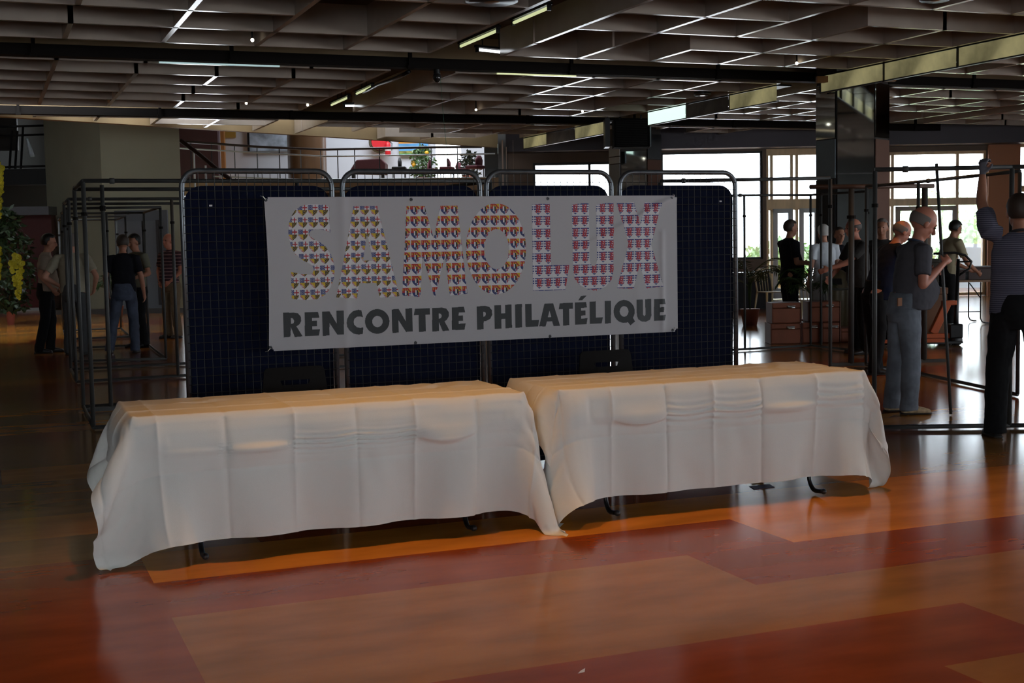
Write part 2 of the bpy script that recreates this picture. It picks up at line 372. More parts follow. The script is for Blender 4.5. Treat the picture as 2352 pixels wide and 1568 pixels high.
colt2, colc2, Q2, face2 = col_build((1401, 1427, 1487, 1520), (30.6, 30.2, 30.2, 30.6), 1.1, 'mirror-clad column behind the hanging heater, above the fourth display panel', 0, 0)
face2(1, 1.2, 3.6, mirror, 'mirror_panel'); face2(1, .1, 1.19, mirror, 'mirror_panel')
lg = mat('pale_grey_panel', (.45, .50, .52), .5)
face2(0, zl(348, 30), zl(322, 30), lg, 'pale_panel'); face2(0, zl(365, 30), zl(349, 30), lg, 'pale_panel'); face2(0, .1, zl(366, 30), mat('mid_grey_panel', (.25, .29, .31), .5), 'grey_panel')
face2(2, .1, zl(357, 30), MATS['brown_panel'], 'brown_panel'); face2(2, zl(356, 30), 4.0, MATS['near_black_panel'], 'black_panel')
# hanging warm-air heater with a finned front
hx0, hz0 = sg(1411, 338, 27.0); hx1, hz1 = sg(1492, 272, 27.0)
hc = gw((hx0+hx1)/2, 27.3, (hz0+hz1)/2); t = thing('unit_heater', 'black hanging unit heater with a slatted grille in front of the far column', 'heater', hc)
def L(p): return np.array(p, float)
hw, hh = (hx1-hx0)/2, (hz1-hz0)/2
MB().obox((0, 0, 0), RG, FG, UP, hw, .28, hh).build('casing', mat('matte_black', (.008, .008, .008), .85, 0, .1), t, bevel=.01)
m = MB()
for k in range(15): m.obox(-FG*.30+UP*(-hh+.04+k*(2*hh-.08)/14), RG, FG, UP, hw-.05, .012, .006)
m.build('grille_slats', mat('dark_slat', (.016, .015, .014), .7, 0, .2), t)
MB().obox(RG*(hw+.015), RG, FG, UP, .012, .30, hh).build('side_trim', steel, t)
MB().obox(RG*(-hw-.13)+UP*.02, RG, FG, UP, .05, .25, hh*1.02).build('bracket', blackm, t)
for s in (-1, 1): MB().tube([RG*s*hw*.6+UP*hh, RG*s*hw*.6+UP*(CZ+.05-hc[2])], .02).build('hanger', blackm, t)
# reflector strips in the gap beside the columns
gold = mat('lit_diffuser', (.42, .38, .19), .33, .6, .5, .75, 1.3, .3, 30, emit=(.9, .9, .5), es=.07)
cool = mat('lit_cool_diffuser', (.5, .55, .5), .35, .3, emit=(.75, 1, .88), es=1.1)
_n = gold.node_tree; _r = [n for n in _n.nodes if n.type == 'VALTORGB'][0]; _n.links.new(_r.outputs[0], _n.nodes['Principled BSDF'].inputs['Emission Color']); _n.nodes['Principled BSDF'].inputs['Emission Strength'].default_value = .36
dim = mat('unlit_diffuser', (.13, .115, .10), .4, .4, .5, .4, 3)
pat = {}
k = 0
for (ya, yb) in ((11.3, 17.6), (18.8, 23.4), (25.3, 31.6)):
    n = 3 if ya == 18.8 else 4
    for i in range(n):
        y0 = ya+(yb-ya)/n*i; y1 = y0+(yb-ya)/n-.05
        mm = gold if (i % 2 == (0 if ya > 12 else 1)) or ya < 12 else dim
        if ya > 18 and ya < 26 and i == n-1: mm = cool
        t = thing('light_trough', '%s light trough, %s' % ('pale green lit' if mm is cool else 'yellowish lit' if mm is gold else 'unlit brown', {11.3: ('first one in from the right picture edge', 'second in from the right picture edge', 'third in from the right picture edge', 'just before the tall mirror column')[i], 18.8: ('just behind the tall mirror column', 'midway between the two mirror columns', 'right beside the hanging heater')[min(i, 2)], 25.3: ('just left of the hanging heater', 'second left of the hanging heater', 'third left of the hanging heater', 'last of the line near the far wall')[i]}[ya]), 'light', (12.42, (y0+y1)/2, 3.98), 0, 'light troughs along the column line')
        hl = (y1-y0)/2
        MB().box(-.006, .006, -hl, hl*(1 if mm is not gold else .98), -.13, .11).build('diffuser', mm, t)
        MB().box(-.012, .05, -hl, hl, -.15, -.132).build('lower_rail', steel, t); MB().box(-.012, .3, -hl, hl, .112, .14).build('upper_rail', blackm, t)
        MB().box(.01, .05, hl, hl+.05, -.15, .14).build('joint', blackm, t)
        MB().box(.1, .12, -hl*.9, -hl*.9+.02, .14, .45).build('hanger', blackm, t)
# fluorescent tubes in the dark ceiling slots
tubew = mat('white_tube', (.9, .9, .9), .4, emit=(.9, .95, 1), es=3.0); tubey = mat('yellow_tube', (.8, .8, .5), .4, emit=(.78, .85, .45), es=.75)
TB = [((6.06, 16.68), (6.06, 15.34), tubey), ((6.04, 14.74), (6.04, 13.71), tubey), ((6.2, 24.24), (6.18, 22.95), tubey), ((6.17, 22.35), (6.15, 21.31), tubey), ((6.4, 16.92), (6.82, 17.06), tubew), ((6.49, 24.34), (6.81, 24.28), tubew)]
NAMES = ['yellowish fluorescent tube in the nearer ceiling slot, far end of the run', 'yellowish fluorescent tube in the nearer ceiling slot, closest to the camera', 'yellowish fluorescent tube in the farther ceiling slot, far end of the run', 'yellowish fluorescent tube in the farther ceiling slot, nearer end beside the cable', 'short white glowing tube crossing the nearer ceiling slot', 'short white glowing tube crossing the farther ceiling slot']
for (a, b_, m_), nm in zip(TB, NAMES):
    a3, b3 = np.array([*a, 4.2]), np.array([*b_, 4.2]); c = (a3+b3)/2; t = thing('fluorescent_tube', nm, 'light', c, 0, 'fluorescent tubes in the ceiling slots')
    MB().tube([a3-c, b3-c], .019, 10).build('glass_tube', m_, t, smooth=True)
    u = nz(b3-a3); MB().obox(UP*.045, u, np.cross(u, UP), UP, np.linalg.norm(b3-a3)/2+.05, .03, .016).build('batten', blackm, t)
    for s in (-1, 1): MB().tube([u*s*.15+UP*.06, u*s*.15+UP*.385], .008, 6).build('hanger', blackm, t)
    for s in (-1, 1): MB().obox(u*s*(np.linalg.norm(b3-a3)/2+.02), u, np.cross(u, UP), UP, .015, .022, .035).build('socket', blackm, t)
for i, (xa_, xb_, m_, nm) in enumerate(((2.35, 4.0, mat('cyan_tube', (.6, .8, .8), .4, emit=(.6, .85, .85), es=.5), 'pale cyan strip light behind the black track, left of the cable'), (7.3, 8.6, tubey, 'dim yellow strip light behind the black track, right of the cable'))):
    t = thing('strip_light', nm, 'light', ((xa_+xb_)/2, 18.52, 4.10)); h = (xb_-xa_)/2
    MB().box(-h, h, -.02, .02, -.006, .02).build('diffuser', m_, t); MB().box(-h-.05, h+.05, -.03, .03, .02, .08).build('housing', blackm, t); MB().box(-h, -h+.03, -.02, .02, .08, .48).build('hanger', blackm, t); MB().box(h-.03, h, -.02, .02, .08, .48).build('hanger', blackm, t)
bulb = mat('halogen_bulb', (1, 1, 1), .4, emit=(1, .93, .75), es=9)
for (x, y) in ((3.17, 16.17), (4.42, 23.28), (5.53, 23.34), (8.82, 23.51), (11.0, 23.4), (11.11, 16.29)):
    t = thing('spot_lamp', 'tiny halogen spot under a coffer, %s' % {3.17: 'upper left of the picture', 4.42: 'left one of the close pair on the left', 5.53: 'right one of the close pair on the left', 8.82: 'above the banner', 11.0: 'just left of the heater', 11.11: 'upper right of the picture'}[x], 'lamp', (x, y, 4.1), 0, 'halogen spots under the coffers')
    MB().ell((0, 0, -.01), (.022, .022, .022)).build('bulb', bulb, t, smooth=True); MB().cyl((0, 0), .012, .012, .485, 10).build('stem', blackm, t)
def ringlight(x, y, r, lab, m_, z=CZ-.02):
    t = thing('ring_downlight', lab, 'light', (x, y, z), 0, 'round ceiling downlights')
    m = MB(); m.lathe((0, 0, 0), [(r, .05), (r*1.02, 0), (r*.93, -.01), (r*.9, .03)], 36); m.build('rim', steel, t, smooth=True)
    m = MB(); m.lathe((0, 0, 0), [(r*.9, .03), (r*.75, .015), (r*.6, .035), (r*.45, .02)], 36); m.build('reflector', mat('copper_reflector', (.35, .17, .07), .35, .7), t, smooth=True)
    m = MB(); m.lathe((0, 0, 0), [(r*.42, .03), (r*.4, .0), (r*.25, -.012), (.001, -.015)], 30); m.build('lens', m_, t, smooth=True)
    MB().cyl((0, 0), r*.5, .05, 4.59-z, 20).build('can', blackm, t)
lensd = mat('brown_lens', (.25, .12, .05), .3); lensw = mat('white_lens', (.9, .9, .9), .3, emit=(1, 1, 1), es=.8)
ringlight(5.05, 12.93, .27, 'large round copper ring downlight at the top edge of the picture', lensd)
ringlight(11.84, 20.23, .15, 'small bright ring downlight left of the mirror column', lensw)
ringlight(14.6, 29.0, .16, 'small ring downlight beyond the heater over the far windows', lensw)
ringlight(9.6, 11.5, .16, 'ring downlight over the floor behind the man in jeans', lensd, 4.08); ringlight(15.0, 21.0, .16, 'ring downlight beyond the mirror column on the right', lensd, 4.08); ringlight(1.75, 6.62, .16, 'ring downlight over the left table', lensd, 4.08); ringlight(5.1, 6.62, .16, 'ring downlight over the right table', lensd, 4.08)
# dome camera, cable and thread on the beam
t = thing('dome_camera', 'small dark dome camera hanging under the black ceiling track', 'camera', (6.25, 18.25, 4.035))
MB().cyl((0, 0), .05, -.0, .06, 16).build('mount', blackm, t); MB().ell((0, 0, -.05), (.062, .062, .08)).build('dome', mat('smoked_dome', (.02, .02, .02), .08), t, smooth=True)
b = MB(); b.tube([(6.29, 18.22, 4.0), (6.31, 18.2, 3.5), (6.31, 18.05, 2.9), (6.34, 18.05, 2.35)], .003, 4); tag(b.build('green_thread', mat('green_thread', (.03, .16, .10), .6)), 'thin green thread dangling from the dome camera', 'thread')
b = MB(); p = [pz(835, 212, 4.22), pz(845, 208, 4.16), pz(870, 194, 4.10), pz(900, 184, 4.07), pz(925, 172, 4.08), pz(940, 164, 4.11)]; b.tube(p, .03, 8); tag(b.build('cable', blackm, smooth=True), 'thick black cable drooping from the slot to the ceiling track', 'cable')
b = MB(); p = [py(1935, 184, 17.9), py(1952, 176, 17.9), py(1962, 150, 17.9)]; b.tube(p, .022, 8); tag(b.build('cable', mat('yellow_cable', (.4, .3, .03), .5), smooth=True), 'yellow cable curling above the mirror column', 'cable')
# ------------------------------------------------------------------ tables
def hook_leg(mb, x, y, s, out):  # bent tube foot
    pass
def make_table(x0, x1, label):
    cx, cy = (x0+x1)/2, 6.98; t = thing('folding_table', label, 'table', (cx, cy, 0), 0, 'covered folding tables'); h = (x1-x0)/2
    MB().box(-h+.01, h-.01, -.36, .36, .712, .738).build('tabletop', mat('grey_laminate', (.3, .29, .27), .5), t, bevel=.004)
    for sx in (-1, 1):
        xx = sx*(h-.33)
        MB().tube([(xx, -.27, .70), (xx, .27, .70)], .012).build('leg_brace', blackm, t)
        MB().tube([(xx, -.22, .3), (xx, .22, .3)], .010).build('leg_brace', blackm, t)
        for sy in (-1, 1):
            y = sy*.24
            m = MB(); pts = [(xx, y, .705), (xx, y, .13)]+[tuple(np.array([xx, y+sy*.07, .12])+.0*XA+np.array([0, -sy*.07*math.cos(a), -.10*math.sin(a)])) for a in np.linspace(.1, PI/2, 6)]+[(xx, y+sy*.12, .026), (xx, y+sy*.15, .032)]
            m.tube(pts, .0135, 10); lg_ = m.build('leg', blackm, t, smooth=True)
            MB().ell((xx, y+sy*.152, .030), (.017, .022, .017)).build('foot_cap', black, lg_, smooth=True)
    return t
make_table(.64, 2.74, 'folding table under the left white tablecloth')
make_table(2.95, 5.01, 'folding table under the right white tablecloth')
# ------------------------------------------------------------------ tablecloths (draped by a small cloth relaxation)
def drape(x0, x1, y0, y1, z, ol, orr, of, ob, limits, seed=1, steps=420):
    h = .025; nx = int(round((x1-x0+ol+orr)/h))+1; ny = int(round((y1-y0+of+ob)/h))+1
    s = np.linspace(x0-ol, x1+orr, nx); tt = np.linspace(y0-of, y1+ob, ny); S, T = np.meshgrid(s, tt, indexing='ij')
    r = np.random.RandomState(seed)
    P = np.stack([S, T, np.full_like(S, z)], -1); dx = s[1]-s[0]; dy = tt[1]-tt[0]
    on = (S > x0-.001) & (S < x1+.001) & (T > y0-.001) & (T < y1+.001)
    # start overhang pushed slightly down and outward so it falls without folding back
    dX = np.maximum(np.maximum(x0-S, S-x1), 0); dY = np.maximum(np.maximum(y0-T, T-y1), 0); P[..., 2] -= .25*np.hypot(dX, dY)
    P[~on] += r.randn((~on).sum(), 3)*.002
    V = np.zeros_like(P); wgt = np.where(on, 0., 1.)[..., None]
    dt = .012
    def con(P, a, b, L0, k):
        d = P[b]-P[a]; l = np.linalg.norm(d, axis=-1, keepdims=True)+1e-9; wa, wb = wgt[a], wgt[b]; ws = wa+wb; ws[ws == 0] = 1
        c = k*(l-L0)/l*d/ws; P[a] += c*wa; P[b] -= c*wb
    sl = slice
    def groups():
        G = []
        for o in (0, 1):
            n = (nx-o-1)//2; G.append(((sl(o, o+2*n, 2), sl(None)), (sl(o+1, o+1+2*n, 2), sl(None)), dx, 1.))
            n = (ny-o-1)//2; G.append(((sl(None), sl(o, o+2*n, 2)), (sl(None), sl(o+1, o+1+2*n, 2)), dy, 1.))
            D = math.hypot(dx, dy)
            n = (nx-o-1)//2
            G.append(((sl(o, o+2*n, 2), sl(0, ny-1)), (sl(o+1, o+1+2*n, 2), sl(1, ny)), D, .35)); G.append(((sl(o, o+2*n, 2), sl(1, ny)), (sl(o+1, o+1+2*n, 2), sl(0, ny-1)), D, .35))
        for st, k in ((2, .38), (4, .24), (8, .10)):
            for o in range(2*st):
                a = np.arange(o, nx-st, 2*st)
                if len(a): G.append(((a, sl(None)), (a+st, sl(None)), dx*st, k))
                a = np.arange(o, ny-st, 2*st)
                if len(a): G.append(((sl(None), a), (sl(None), a+st), dy*st, k))
        return G
    G = groups()
    for it in range(steps):
        V[..., 2] -= 9.8*dt; V *= .975
        Q = P+V*dt*wgt
        for rep in range(3):
            for g in G: con(Q, *g)
            ins = (Q[..., 0] > x0) & (Q[..., 0] < x1) & (Q[..., 1] > y0) & (Q[..., 1] < y1) & (Q[..., 2] < z-.002) & ~on
            if ins.any():
                q = Q[ins]; dl = np.stack([q[:, 0]-x0, x1-q[:, 0], q[:, 1]-y0, y1-q[:, 1], z-q[:, 2]], -1); kk = dl.argmin(-1)
                q[kk == 0, 0] = x0; q[kk == 1, 0] = x1; q[kk == 2, 1] = y0; q[kk == 3, 1] = y1; q[kk == 4, 2] = z; Q[ins] = q
            for (ax, sgn, val, cond) in limits:
                vv = val(Q) if callable(val) else np.full(Q.shape[:2], val); mk = ((Q[..., ax]-vv)*sgn > 0) & cond(Q) & ~on
                Q[..., ax][mk] = vv[mk]
            Q[..., 2] = np.maximum(Q[..., 2], .012)
        V = (Q-P)/dt; P = Q
    return S, T, P
def cr(Pg, n, axis):
    Pg = np.moveaxis(Pg, axis, 0); m = Pg.shape[0]; Pp = np.concatenate([2*Pg[:1]-Pg[1:2], Pg, 2*Pg[-1:]-Pg[-2:-1]]); out = []
    for i in range(m-1):
        p0, p1, p2, p3 = Pp[i], Pp[i+1], Pp[i+2], Pp[i+3]
        for k in range(n):
            t = k/n; out.append(.5*((2*p1)+(-p0+p2)*t+(2*p0-5*p1+4*p2-p3)*t*t+(-p0+3*p1-3*p2+p3)*t**3))
    out.append(Pg[-1]); return np.moveaxis(np.array(out), 0, axis)
def cloth_obj(name, label, args, folds_s, folds_t, puffs, m, extra=None):
    S, T, P = drape(*args)
    G = np.concatenate([P, S[..., None], T[..., None]], -1); G = cr(cr(G, 4, 0), 4, 1); P = G[..., :3].copy(); S = G[..., 3]; T = G[..., 4]
    du = np.gradient(P, axis=0); dv = np.gradient(P, axis=1); N = np.cross(du, dv); N /= np.linalg.norm(N, axis=-1, keepdims=True)+1e-9
    hgt = np.zeros(S.shape)
    for i, f in enumerate(folds_s):
        d = S-f; sg_ = 1 if i % 2 else -1; hgt += sg_*.013*np.exp(-np.abs(d)/.013)*np.where(T > 6.6, .3, 1)
    for i, f in enumerate(folds_t):
        d = T-f; sg_ = 1 if i % 2 else -1; hgt += sg_*.006*np.exp(-np.abs(d)/.012)
    fs_ = np.array(folds_s); tri = np.interp(S, fs_, [(-1)**i for i in range(len(fs_))]); hgt += .011*tri*(T < 6.6)*np.clip((6.6-T)/.2, 0, 1)
    for (sa, sb, tc, ht, amp, kind) in puffs:
        amp = amp*2.8      # pillowed cells with pinched corners along the cross fold
        u = (S-sa)/(sb-sa); inside = (u > 0) & (u < 1); arch = np.where(inside, np.sin(PI*np.clip(u, 0, 1)), 0)
        v = (T-tc)/ht
        if kind == 'shelf': prof = np.where(v < 0, np.exp(-(v/.9)**2*1.0), np.exp(-(v/.22)**2)); hgt += amp*arch**.7*prof
        elif kind == 'belly': vv = v+1.2*arch*.6; hgt += amp*arch**.6*np.where(vv > 0, np.exp(-(vv/1.5)**2), np.exp(-(vv/.25)**2))
        elif kind == 'ripple':
            w = np.exp(-(v/1.3)**2)*np.where(inside, 1, 0)*(.35+.65*np.abs(2*np.clip(u, 0, 1)-1)**.8)
            hgt += amp*np.sin(v*7.5+2.2*arch)*w
    rr = np.random.RandomState(3)
    for k in range(26):                              # faint crumpling
        a = rr.rand()*PI; kx, ky = math.cos(a), math.sin(a); cx = S.min()+rr.rand()*(S.max()-S.min()); cy = T.min()+rr.rand()*(T.max()-T.min())
        dd = np.hypot(S-cx, T-cy); hgt += .0034*np.exp(-(dd/.14)**2)*np.sin(((S-cx)*kx+(T-cy)*ky)*rr.uniform(18, 45))
    P += N*hgt[..., None]
    nx, ny = S.shape; me = bpy.data.meshes.new(name); idx = np.arange(nx*ny).reshape(nx, ny)
    q = np.stack([idx[:-1, :-1], idx[1:, :-1], idx[1:, 1:], idx[:-1, 1:]], -1).reshape(-1, 4)
    me.vertices.add(nx*ny); me.vertices.foreach_set('co', P.reshape(-1).astype(np.float32))
    me.loops.add(q.size); me.loops.foreach_set('vertex_index', q.reshape(-1).astype(np.int32)); me.polygons.add(len(q)); me.polygons.foreach_set('loop_start', np.arange(0, q.size, 4, dtype=np.int32))
    me.polygons.foreach_set('use_smooth', [True]*len(q)); me.update(); me.validate(); me.materials.append(m)
    o = bpy.data.objects.new(name, me); COL.objects.link(o); tag(o, label, 'tablecloth', 'white tablecloths'); return o
clothm = mat('white_nonwoven_cloth', (.645, .65, .615), .88, 0, .25, 0, 8, .12, 350)
CB = 6.6
f1 = [.42, .755, 1.09, 1.44, 1.77, 2.09, 2.44, 2.78]
TC = CB-.15
pf1 = [(1.09, 1.44, TC, .06, .013, 'shelf'), (1.44, 1.77, TC, .03, .006, 'ripple'), (1.77, 2.09, TC, .028, .006, 'ripple'), (2.09, 2.44, TC, .055, .013, 'belly'), (.755, 1.09, TC, .05, .004, 'shelf'), (1.05, 1.12, TC, .018, .003, 'ripple'), (1.40, 1.50, TC, .016, .004, 'ripple'), (2.0, 2.14, TC, .016, .004, 'ripple')]
CL1 = (.64, 2.74, 6.6, 7.36, .75, .27, .32, .60, .36, [(0, 1, 2.835, lambda Q: Q[..., 1] > 6.5), (0, 1, 2.86, lambda Q: Q[..., 1] <= 6.5), (1, -1, lambda Q: 6.592-.13*np.clip(.74-Q[..., 2], 0, 1), lambda Q: (Q[..., 0] > .80) & (Q[..., 0] < 2.6))], 1)
cloth_obj('tablecloth', 'white creased tablecloth on the left table, with a projecting corner fold', CL1, f1, [6.35, 6.85, 7.12], pf1, clothm)
f2 = [2.93, 3.25, 3.60, 3.91, 4.24, 4.63, 4.98]
pf2 = [(3.25, 3.60, TC, .05, .012, 'belly'), (3.60, 3.91, TC, .04, .004, 'ripple'), (3.91, 4.24, TC, .045, .004, 'ripple'), (4.24, 4.63, TC-.0, .055, .012, 'shelf'), (4.63, 4.98, TC+.03, .05, .003, 'ripple')]
CL2 = (2.93, 5.02, 6.6, 7.36, .75, .32, .28, .59, .36, [(0, -1, 2.85, lambda Q: Q[..., 1] > 6.5), (0, -1, 2.87, lambda Q: Q[..., 1] <= 6.5), (1, -1, lambda Q: 6.592-.13*np.clip(.74-Q[..., 2], 0, 1), lambda Q: (Q[..., 0] > 3.1) & (Q[..., 0] < 4.9))], 5)
cloth_obj('tablecloth', 'white creased tablecloth on the right table, flaring out at its right end', CL2, f2, [6.35, 6.80, 6.97, 7.14], pf2, clothm)
sh = mat('white_paper', (.68, .66, .65), .8)
# ------------------------------------------------------------------ display panels
PY = 8.15
felt = mat('navy_felt', (.004, .006, .018), .95, 0, .1, .15, 30)
wire = mat('mesh_wire', (.05, .05, .048), .45, .5)
def panel(x0, x1, lab):
    w = x1-x0; t = thing('display_panel', lab, 'display panel', ((x0+x1)/2, PY, 0), 0, 'mesh display panels in a row'); h = w/2; ZT = 2.045; r = .10; rt = .017
    pts = [(-h+rt, 0, .02), (-h+rt, 0, ZT-r)]+[tuple(p) for p in arc((-h+rt+r, 0, ZT-r), r, PI, PI/2, 7, XA, UP)][1:]+[tuple(p) for p in arc((h-rt-r, 0, ZT-r), r, PI/2, 0, 7, XA, UP)]+[(h-rt, 0, .02)]
    MB().tube(pts, rt, 12).build('tube_frame', steel, t, smooth=True)
    for s in (-1, 1): MB().box(s*(h-rt)-.016, s*(h-rt)+.016, -.16, .16, 0, .02).build('foot', blackm, t)
    m = MB(); n = 19
    for i in range(1, n):
        x = -h+rt+i*(w-2*rt)/n; z1 = ZT-.005; e = min(x+h-rt, h-rt-x)
        if e < r: z1 = ZT-r+math.sqrt(max(0, r*r-(r-e)**2))
        m.tube([(x, -.012, .12), (x, -.012, z1)], .0022, 4)
    z = .12
    while z < ZT-.06: m.tube([(-h+rt, -.016, z), (h-rt, -.016, z)], .0022, 4); z += .0515
    m.build('wire_mesh', wire, t)
    rb = .11; top = 1.955; b = [( -h+.04, .08)]+[(p[0], p[2]) for p in arc((-h+.03+rb, 0, top-rb), rb, PI, PI/2, 8, XA, UP)]+[(p[0], p[2]) for p in arc((h-.03-rb, 0, top-rb), rb, PI/2, 0, 8, XA, UP)]+[(h-.04, .08)]
    m = MB(); k = len(b); m.add([(p[0], .012, p[1]) for p in b]+[(p[0], .03, p[1]) for p in b], [tuple(range(k)), tuple(range(2*k-1, k-1, -1))]+[(i, k+i, k+(i+1) % k, (i+1) % k) for i in range(k)]); m.build('felt_board', felt, t)
    return t
PL = [py(x, 395, PY)[0] for x in (409, 767, 779, 1107, 1111, 1408.5, 1417.5, 1693)]
labs = ['leftmost blue felt display panel with wire mesh, behind the left table', 'blue display panel second from the left, behind the banner', 'blue display panel third from the left, behind the banner', 'rightmost blue display panel, next to the bright windows']
for i in range(4): panel(PL[2*i], PL[2*i+1], labs[i])
for x, y in ((484, 472), (1655, 462)):
    p = py(x, y, PY-.03); tag(MB().obox(p, XA, YA, UP, .009, .002, .005).build('paper_tag', sh), 'tiny white tag clipped on the %s display panel mesh' % ('leftmost' if x < 900 else 'rightmost'), 'tag')
# black stacking chairs between the tables and the panels
def chair(cx, cy, rz, lab):
    t = thing('stacking_chair', lab, 'chair', (cx, cy, 0), rz, 'black chairs behind the tables')
    bk = mat('chair_black', (.006, .005, .0045), .75, 0, .15)
    m = MB(); o = []; nA = 16
    # backrest: trapezoid with rounded corners and a slot, curved slightly
    def outline(k, grow=0.):
        pts = []
        for (cxx, cz, a0) in ((-.155, .80, PI), (.155, .80, PI/2)):
            for q in range(6): a = a0-q*PI/10; pts.append((cxx+(.035+grow)*math.cos(a), cz+(.035+grow)*math.sin(a)))
        for (cxx, cz, a0) in ((.19, .52, 0), (-.19, .52, -PI/2)):
            for q in range(6): a = a0-q*PI/10; pts.append((cxx+.03*math.cos(a), cz+.03*math.sin(a)))
        return pts
    outer = outline(0); hole = []
    for (cxx, a0) in ((-.083, PI), (.083, PI/2)):
        pass
    n = len(outer); hole = []
    for (px_, pz_) in outer:
        a = math.atan2((pz_-.705)/.18, px_/.2); c, s = math.cos(a), math.sin(a); q = (abs(c)**3.2+abs(s)**3.2)**(-1/3.2); hole.append((.098*q*c, .742+.018*q*s))
    yf = lambda x, z: -.12-.10*(z-.5)+.35*x*x*-1
    vs = [(x, yf(x, z), z) for x, z in outer]+[(x, yf(x, z), z) for x, z in hole]; vs += [(x, y-.012, z) for x, y, z in vs]
    fs = []
    for i in range(n):
        j = (i+1) % n; fs += [(i, j, n+j, n+i), (2*n+j, 2*n+i, 3*n+i, 3*n+j), (i, 2*n+i, 2*n+j, j), (n+i, n+j, 3*n+j, 3*n+i)]
    m.add(vs, fs); m.build('backrest', bk, t, auto=.6)
    m = MB(); m.box(-.21, .21, -.11, .30, .435, .455); m.build('seat', bk, t, bevel=.01)
    for sx in (-1, 1):
        for (y0, y1) in ((-.1, -.17), (.27, .30)):
            MB().tube([(sx*.19, y0, .43), (sx*.215, y1, 0)], .011, 8).build('leg', blackm, t, smooth=True)
        MB().tube([(sx*.17, -.135, .44), (sx*.17, -.14, .56)], .010, 8).build('back_support', blackm, t)
    return t
pc = py(677, 836, 7.93); chair(pc[0], 7.78, PI, 'black chair with a slotted back behind the left table'); pc = py(1393, 800, 7.93); chair(pc[0], 7.78, PI, 'black chair with a slotted back behind the right table')
# ------------------------------------------------------------------ banner
BY = 8.085
corner = dict(tl=(605, 453), tr=(1552, 447), br=(1552, 762), bl=(613, 806))
def bpt(x, y): p = py(x, y, BY); return p[0], p[2]
BX0, BZ1 = bpt(605, 453); BX1, _ = bpt(1552, 447); BZ0 = bpt(620, 806)[1]
bxL0 = bpt(620, 806)[0]; 
def bdisp(x, z):
    # gentle waves; diagonal pull from the top right grommet, soft vertical bends at the panel joints
    u = (x-BX0)/(BX1-BX0); v = (z-BZ0)/(BZ1-BZ0); d = .004*np.sin(u*9+.5)*(.5+.5*v)
    q = ((x-BX1)*.42-(z-BZ1)*.9); al = np.exp(-((q+.0)/.022)**2)*np.clip((x-(BX1-.95))/.5, 0, 1)*np.clip(1.1-.0*z, 0, 1); d = d+.010*al*(z < BZ1-.02)
    d = d+.008*np.exp(-((x-PL[1]-.03)/.035)**2)+.004*np.exp(-((x-PL[7]+.85)/.05)**2)+.006*np.exp(-((x-BX1+.12)/.02)**2)*(v < .75)
    return d
def ybn(x, z): return BY-.014-bdisp(x, z)
bt = thing('banner', 'long white vinyl banner with lettering hung across the display panels', 'banner', ((BX0+BX1)/2, BY, (BZ0+BZ1)/2))
bo = np.array([(BX0+BX1)/2, BY, (BZ0+BZ1)/2])
nx, nyb = 380, 90
xs_, zs_ = np.linspace(0, 1, nx), np.linspace(0, 1, nyb); U, V_ = np.meshgrid(xs_, zs_, indexing='ij')
Xg = BX0+(BX1-BX0)*U+.012*np.sin(V_*PI)*(U < .5)*(1-2*U); Zg = BZ0+(BZ1-BZ0)*V_-.012*np.sin(U*PI)*(1-V_)*0
Yg = ybn(Xg, Zg); m = MB(); vs = np.stack([Xg, Yg, Zg], -1)-bo
cut = .028
fs = []
for i in range(nx-1):
    for j in range(nyb-1):
        x, z = Xg[i, j], Zg[i, j]; 
        if min(x-BX0, BX1-x)+min(z-BZ0, BZ1-z) < cut: continue
        fs.append((i*nyb+j, (i+1)*nyb+j, (i+1)*nyb+j+1, i*nyb+j+1))
m.add(vs.reshape(-1, 3), fs); vinyl = mat('white_vinyl', (.37, .355, .365), .55, 0, .4); bsheet = m.build('vinyl_sheet', vinyl, bt, smooth=True)
S1 = 3.92; S2 = 3.919
z1 = lambda pts: [(600+a/S1, 420+b/S1) for a, b in pts]
z2 = lambda pts: [(1080+a/S2, 420+b/S2) for a, b in pts]
def elp(cx, cy, rx, ry, n=48): return [(cx+rx*math.cos(2*PI*i/n), cy+ry*math.sin(2*PI*i/n)) for i in range(n)]
BIG = [
 ('S', 1, [z1([(605,210),(560,196),(500,190),(420,190),(350,210),(300,245),(265,300),(245,360),(238,430),(245,510),(265,580),(300,640),(360,690),(430,730),(458,750),(467,780),(460,805),(440,820),(380,820),(300,808),(262,800),(270,1040),(330,1052),(420,1055),(500,1045),(570,1005),(620,940),(650,850),(655,760),(640,690),(615,630),(570,570),(520,530),(460,500),(432,480),(426,455),(440,432),(480,420),(530,420),(580,430),(615,445)])], []),
 ('A', 1, [z1([(825,208),(1038,208),(1240,1018),(1062,1035),(1030,900),(878,902),(855,1042),(668,1030)])], [z1([(945,460),(998,695),(910,700)])]),
 ('M', 2, [z1([(1303,208),(1465,208),(1548,500),(1605,205),(1762,205),(1850,997),(1692,1017),(1650,655),(1556,1040),(1448,655),(1428,1025),(1262,1013)])], []),
 ('O', 2, [elp(1137.6, 571.3, 68.7, 104.6, 60)], [elp(1139, 572, 28.3, 46)]),
 ('L', 3, [z2([(547,197),(707,180),(720,740),(882,740),(848,962),(557,970)])], []),
 ('U', 3, [z2([(905,195),(1060,178),(1068,690),(1080,740),(1100,750),(1120,735),(1130,690),(1122,195),(1278,175),(1280,780),(1262,870),(1210,935),(1130,968),(1060,962),(980,925),(930,860),(915,770)])], []),
 ('X', 3, [z2([(1308,185),(1462,170),(1515,380),(1560,170),(1712,182),(1620,555),(1728,930),(1575,948),(1512,735),(1460,955),(1310,945),(1415,545)])], [])]
